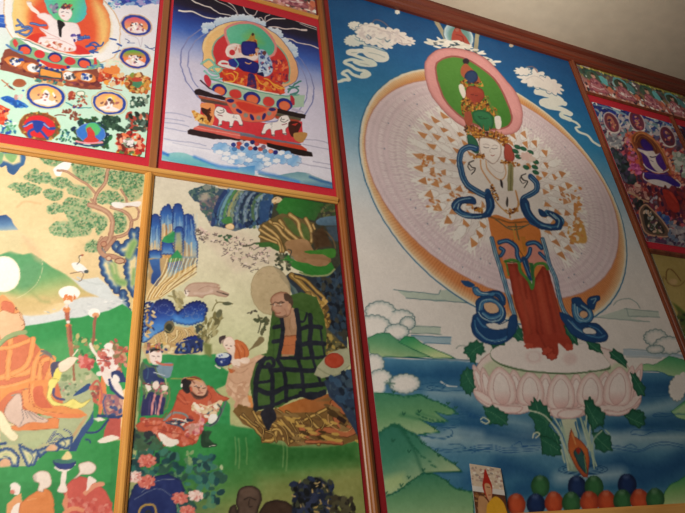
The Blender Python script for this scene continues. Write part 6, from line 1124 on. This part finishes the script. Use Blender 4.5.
def paint_mat(name, rough, spec, grain=.1):
    m, t, b = node_mat(name, rough, spec); L = t.links.new
    a = t.nodes.new('ShaderNodeAttribute'); a.attribute_name = 'Paint'
    tc = t.nodes.new('ShaderNodeTexCoord'); n = t.nodes.new('ShaderNodeTexNoise'); n.inputs['Scale'].default_value = 260; n.inputs['Detail'].default_value = 4
    L(tc.outputs['Object'], n.inputs['Vector']); r = t.nodes.new('ShaderNodeMapRange'); r.inputs[3].default_value = 1-grain; r.inputs[4].default_value = 1+grain
    L(n.outputs['Fac'], r.inputs[0]); mx = t.nodes.new('ShaderNodeVectorMath'); mx.operation = 'SCALE'; L(a.outputs['Color'], mx.inputs[0]); L(r.outputs[0], mx.inputs['Scale']); L(mx.outputs[0], b.inputs['Base Color'])
    n2 = t.nodes.new('ShaderNodeTexNoise'); n2.inputs['Scale'].default_value = 6; L(tc.outputs['Object'], n2.inputs['Vector'])
    p = t.nodes.new('ShaderNodeBump'); p.inputs['Strength'].default_value = .15; p.inputs['Distance'].default_value = .01; L(n2.outputs['Fac'], p.inputs['Height']); L(p.outputs[0], b.inputs['Normal'])
    return m
M_print = paint_mat('printed_canvas', .42, .35); M_matte = paint_mat('printed_paper', .55, .3)
M_buff = flat('buff_board', 'b89a68', .6)
M_red = flat('red_cloth_border', 'd2283c', .5); M_dred = flat('dark_red_board', '8e1a20', .5)
M_wood = wood('varnished_pine', 'bf7c34', 'e8ae58', 2); M_woodh = wood('varnished_pine_along', 'c08038', 'eab262', 0)
M_woodm = wood('amber_wood', '7a421c', 'a8662e', 2)
M_woodb = wood('brown_wood', '8a5230', 'a8683c', 2)
M_corn = wood('red_stained_wood', '4a1c12', '7c3620', 0, .4); M_woodr = wood('red_brown_varnished_wood', '5c2a1a', '8a4828', 2)
def painting(name, label, cv, mat, border=None, bmat=None):
    "cv: painted canvas; border: (x0,x1,z0,z1) of the coloured edging it is mounted on"
    X0, X1, Z0, Z1 = border or (cv.X[0], cv.X[-1], cv.Z[0], cv.Z[-1])
    org = ((X0+X1)/2, 0, EYE+Z0); e = bpy.data.objects.new(name, None); col.objects.link(e); e.location = org; e.empty_display_size = .05
    e['label'] = label; e['category'] = 'painting'
    sheet(cv, 'printed_sheet', mat, e, org)
    boxes('red_border' if border else 'backing_board', [(X0, X1, FRONT+.002, -.0005, EYE+Z0, EYE+Z1)], bmat, e, org)
    return e
P5 = painting('deity_painting', 'huge painting of a white thousand-armed deity standing on a pink lotus above blue water', paint_large(), M_matte, (.489, 1.402, .088, 1.54), M_dred)
P2 = painting('deity_painting', 'red-bordered painting of a dark blue deity on a red throne with white lions', paint_throne(), M_print, (.071, .4675, .771, 1.3725), M_red)
P1 = painting('deity_painting', 'red-bordered painting of a white seated deity surrounded by small round portraits', paint_roundels(), M_print, (-.339, .0575, .771, 1.3725), M_red)
P3 = painting('monk_painting', 'gold-ground painting of an orange-robed monk holding a staff beneath a pine tree', paint_monk(), M_matte, (-.332, .0535, .0885, .7535), M_buff)
P4 = painting('monk_painting', 'painting of a bearded man in a green patchwork robe seated beneath a cliff', paint_patchwork(), M_matte, (.0675, .4675, .0885, .7535), M_dred)
P8 = painting('landscape_painting', 'dim olive gold painting at the right edge, under the purple deity painting', paint_gold_edge(), M_matte, (1.429, 1.83, .12, .7535), M_buff)
P7 = painting('deity_painting', 'red-bordered painting of a purple-robed deity against dense red and blue scenes', paint_purple(), M_print, (1.429, 1.819, .771, 1.3725), M_red)
P9 = painting('deity_painting', 'sliver of a dark red-bordered painting at the far right edge of the wall', paint_dark_edge(), M_print, (1.833, 2.23, .771, 1.3725), M_red)
P6 = painting('figure_frieze', 'narrow strip of small seated figures above the purple deity painting', paint_frieze(1.436, 2.30, 61), M_print, (1.429, 2.34, 1.3845, 1.5225), M_dred)
P6b = painting('figure_frieze', 'narrow strip of small red and cream figures above the blue deity painting', paint_frieze(.076, .461, 7), M_print, (.071, .4675, 1.3845, 1.5225), M_dred)


# ---------------- wooden strips between the paintings
def rnd(h): return [(u, v*h) for u, v in ((-1, 0), (-1, .5), (-.75, .65), (-.6, .66), (-.5, .86), (-.2, 1), (.2, 1), (.5, .86), (.6, .66), (.75, .65), (1, .5), (1, 0))]
def flt(h): return [(-1, 0), (-1, h*.8), (-.8, h), (.8, h), (1, h*.8), (1, 0)]
G = 'varnished wooden strips between the paintings'
def strip(name, axis, a0, a1, p, q, h, mat, label, prof=rnd):
    "p, q: where its edges show against the wall; h its height"
    q = q*(1-(h*.6-.004)); return moulding(name, axis, a0, a1, (p+q)/2, abs(q-p), prof(h), mat, label, G)
strip('wooden_batten', 2, -.3, .751, .0515, .0700, .014, M_wood, 'bright pine strip between the robed monk painting and the patchwork robe painting')
strip('wooden_batten', 2, .766, 1.522, .0570, .0725, .009, M_woodb, 'flat brown strip with red on both sides, between the two upper left paintings', flt)
strip('wooden_batten', 2, .088, 1.522, .4665, .4880, .012, M_woodm, 'long pine strip down the left side of the huge deity painting')
strip('wooden_batten', 2, .088, 1.522, 1.4030, 1.4310, .013, M_woodr, 'dark red-brown strip down the right side of the huge deity painting')
strip('wooden_batten', 2, .766, 1.369, 1.8150, 1.8360, .012, M_woodr, 'short red-brown strip at the far right edge beside the purple deity painting')
strip('wooden_rail', 0, -.75, .4655, .7505, .7725, .013, M_woodh, 'long horizontal pine rail under the two red-bordered upper left paintings')
strip('wooden_rail', 0, .074, .4655, 1.3715, 1.3860, .009, M_woodh, 'thin rail under the strip of small figures above the blue deity')
strip('wooden_rail', 0, 1.427, 2.35, 1.3730, 1.3860, .009, M_woodr, 'thin red-brown rail under the row of small seated figures at upper right')
strip('wooden_rail', 0, 1.427, 2.35, .7505, .7700, .012, M_woodr, 'rail under the purple deity painting, above the gold painting')
moulding('wooden_ledge', 0, .489, 1.402, .0775, .030, [(-1, 0), (-1, .018), (-.6, .02), (.6, .02), (1, .018), (1, 0)], M_woodh, 'wooden ledge along the bottom of the huge deity painting', None, 'ledge')
# small printed card standing on the ledge, leaning back on the painting
CV = paint_card()
card = bpy.data.objects.new('photo_card', None); col.objects.link(card); card.empty_display_size = .02
card.location = (.6787*.984+.006, -.0165, EYE+.0935)
card.rotation_euler = (math.radians(-6), math.radians(8.3), 0)
card['label'] = 'small picture card of a red pointed hat figure in yellow, leaning beside the painted jewels'; card['category'] = 'card'
sheet(CV, 'printed_card', M_print, card, (0, FRONT, EYE))

# ---------------- room shell
M_wall = flat('plaster_wall', 'b9ac98', .8); M_ceil = flat('painted_ceiling', 'ded2bc', .9, .2); M_floor = flat('brown_floor', '6e5238', .6)
CZ = EYE+1.588
def st(o): o['kind'] = 'structure'; return o
st(boxes('wall_back', [(-1.6, 3.2, 0, .12, 0, CZ)], M_wall)); st(boxes('ceiling', [(-1.6, 3.2, -3.2, .12, CZ, CZ+.1)], M_ceil)); st(boxes('floor', [(-1.6, 3.2, -3.2, .12, -.1, 0)], M_floor))
t = moulding('trim_1', 0, -.75, 2.6, 1.552, .072, [(-1, 0), (-1, .012), (-.8, .016), (-.72, .012), (-.4, .012), (-.3, .016), (.1, .018), (.4, .012), (.6, .02), (1, .022), (1, 0)], M_corn, None, None); st(t)

# ---------------- camera and light
cam = bpy.data.cameras.new('camera'); co = bpy.data.objects.new('camera', cam); col.objects.link(co)
import mathutils
R = mathutils.Matrix(((_H[0], -_H[1], -_H[2]), (_N[0], -_N[1], -_N[2]), (_V[0], -_V[1], -_V[2])))
co.matrix_world = mathutils.Matrix.Translation((0, -1+FRONT, EYE)) @ R.to_4x4()
cam.sensor_width = 36; cam.lens = FPX/685*36; cam.clip_start = .01; bpy.context.scene.camera = co
def area(name, loc, to, sx, sy, e, c):
    l = bpy.data.lights.new(name, 'AREA'); l.shape = 'RECTANGLE'; l.size = sx; l.size_y = sy; l.energy = e; l.color = c
    o = bpy.data.objects.new(name, l); col.objects.link(o); o.location = loc
    o.rotation_euler = (mathutils.Vector(to)-mathutils.Vector(loc)).to_track_quat('-Z', 'Y').to_euler(); return o
area('window_daylight', (-.62, -1.0, 2.12), (.02, 0, 2.0), .5, .9, 19.5, (1, .93, .83))
area('ceiling_fill', (.75, -.85, 2.35), (1.12, -.12, 3.09), .25, .25, 1.7, (1, .9, .78)).data.spread = math.radians(75)  # added unseen fill light, washes the ceiling and the wall top brighter
w = bpy.data.worlds.new('room_air'); bpy.context.scene.world = w; w.use_nodes = True
w.node_tree.nodes['Background'].inputs[0].default_value = (1, .93, .85, 1); w.node_tree.nodes['Background'].inputs[1].default_value = .075
vs = bpy.context.scene.view_settings; vs.view_transform = 'Standard'; vs.look = 'None'; vs.gamma = 1; vs.use_curve_mapping = False; vs.exposure = 0
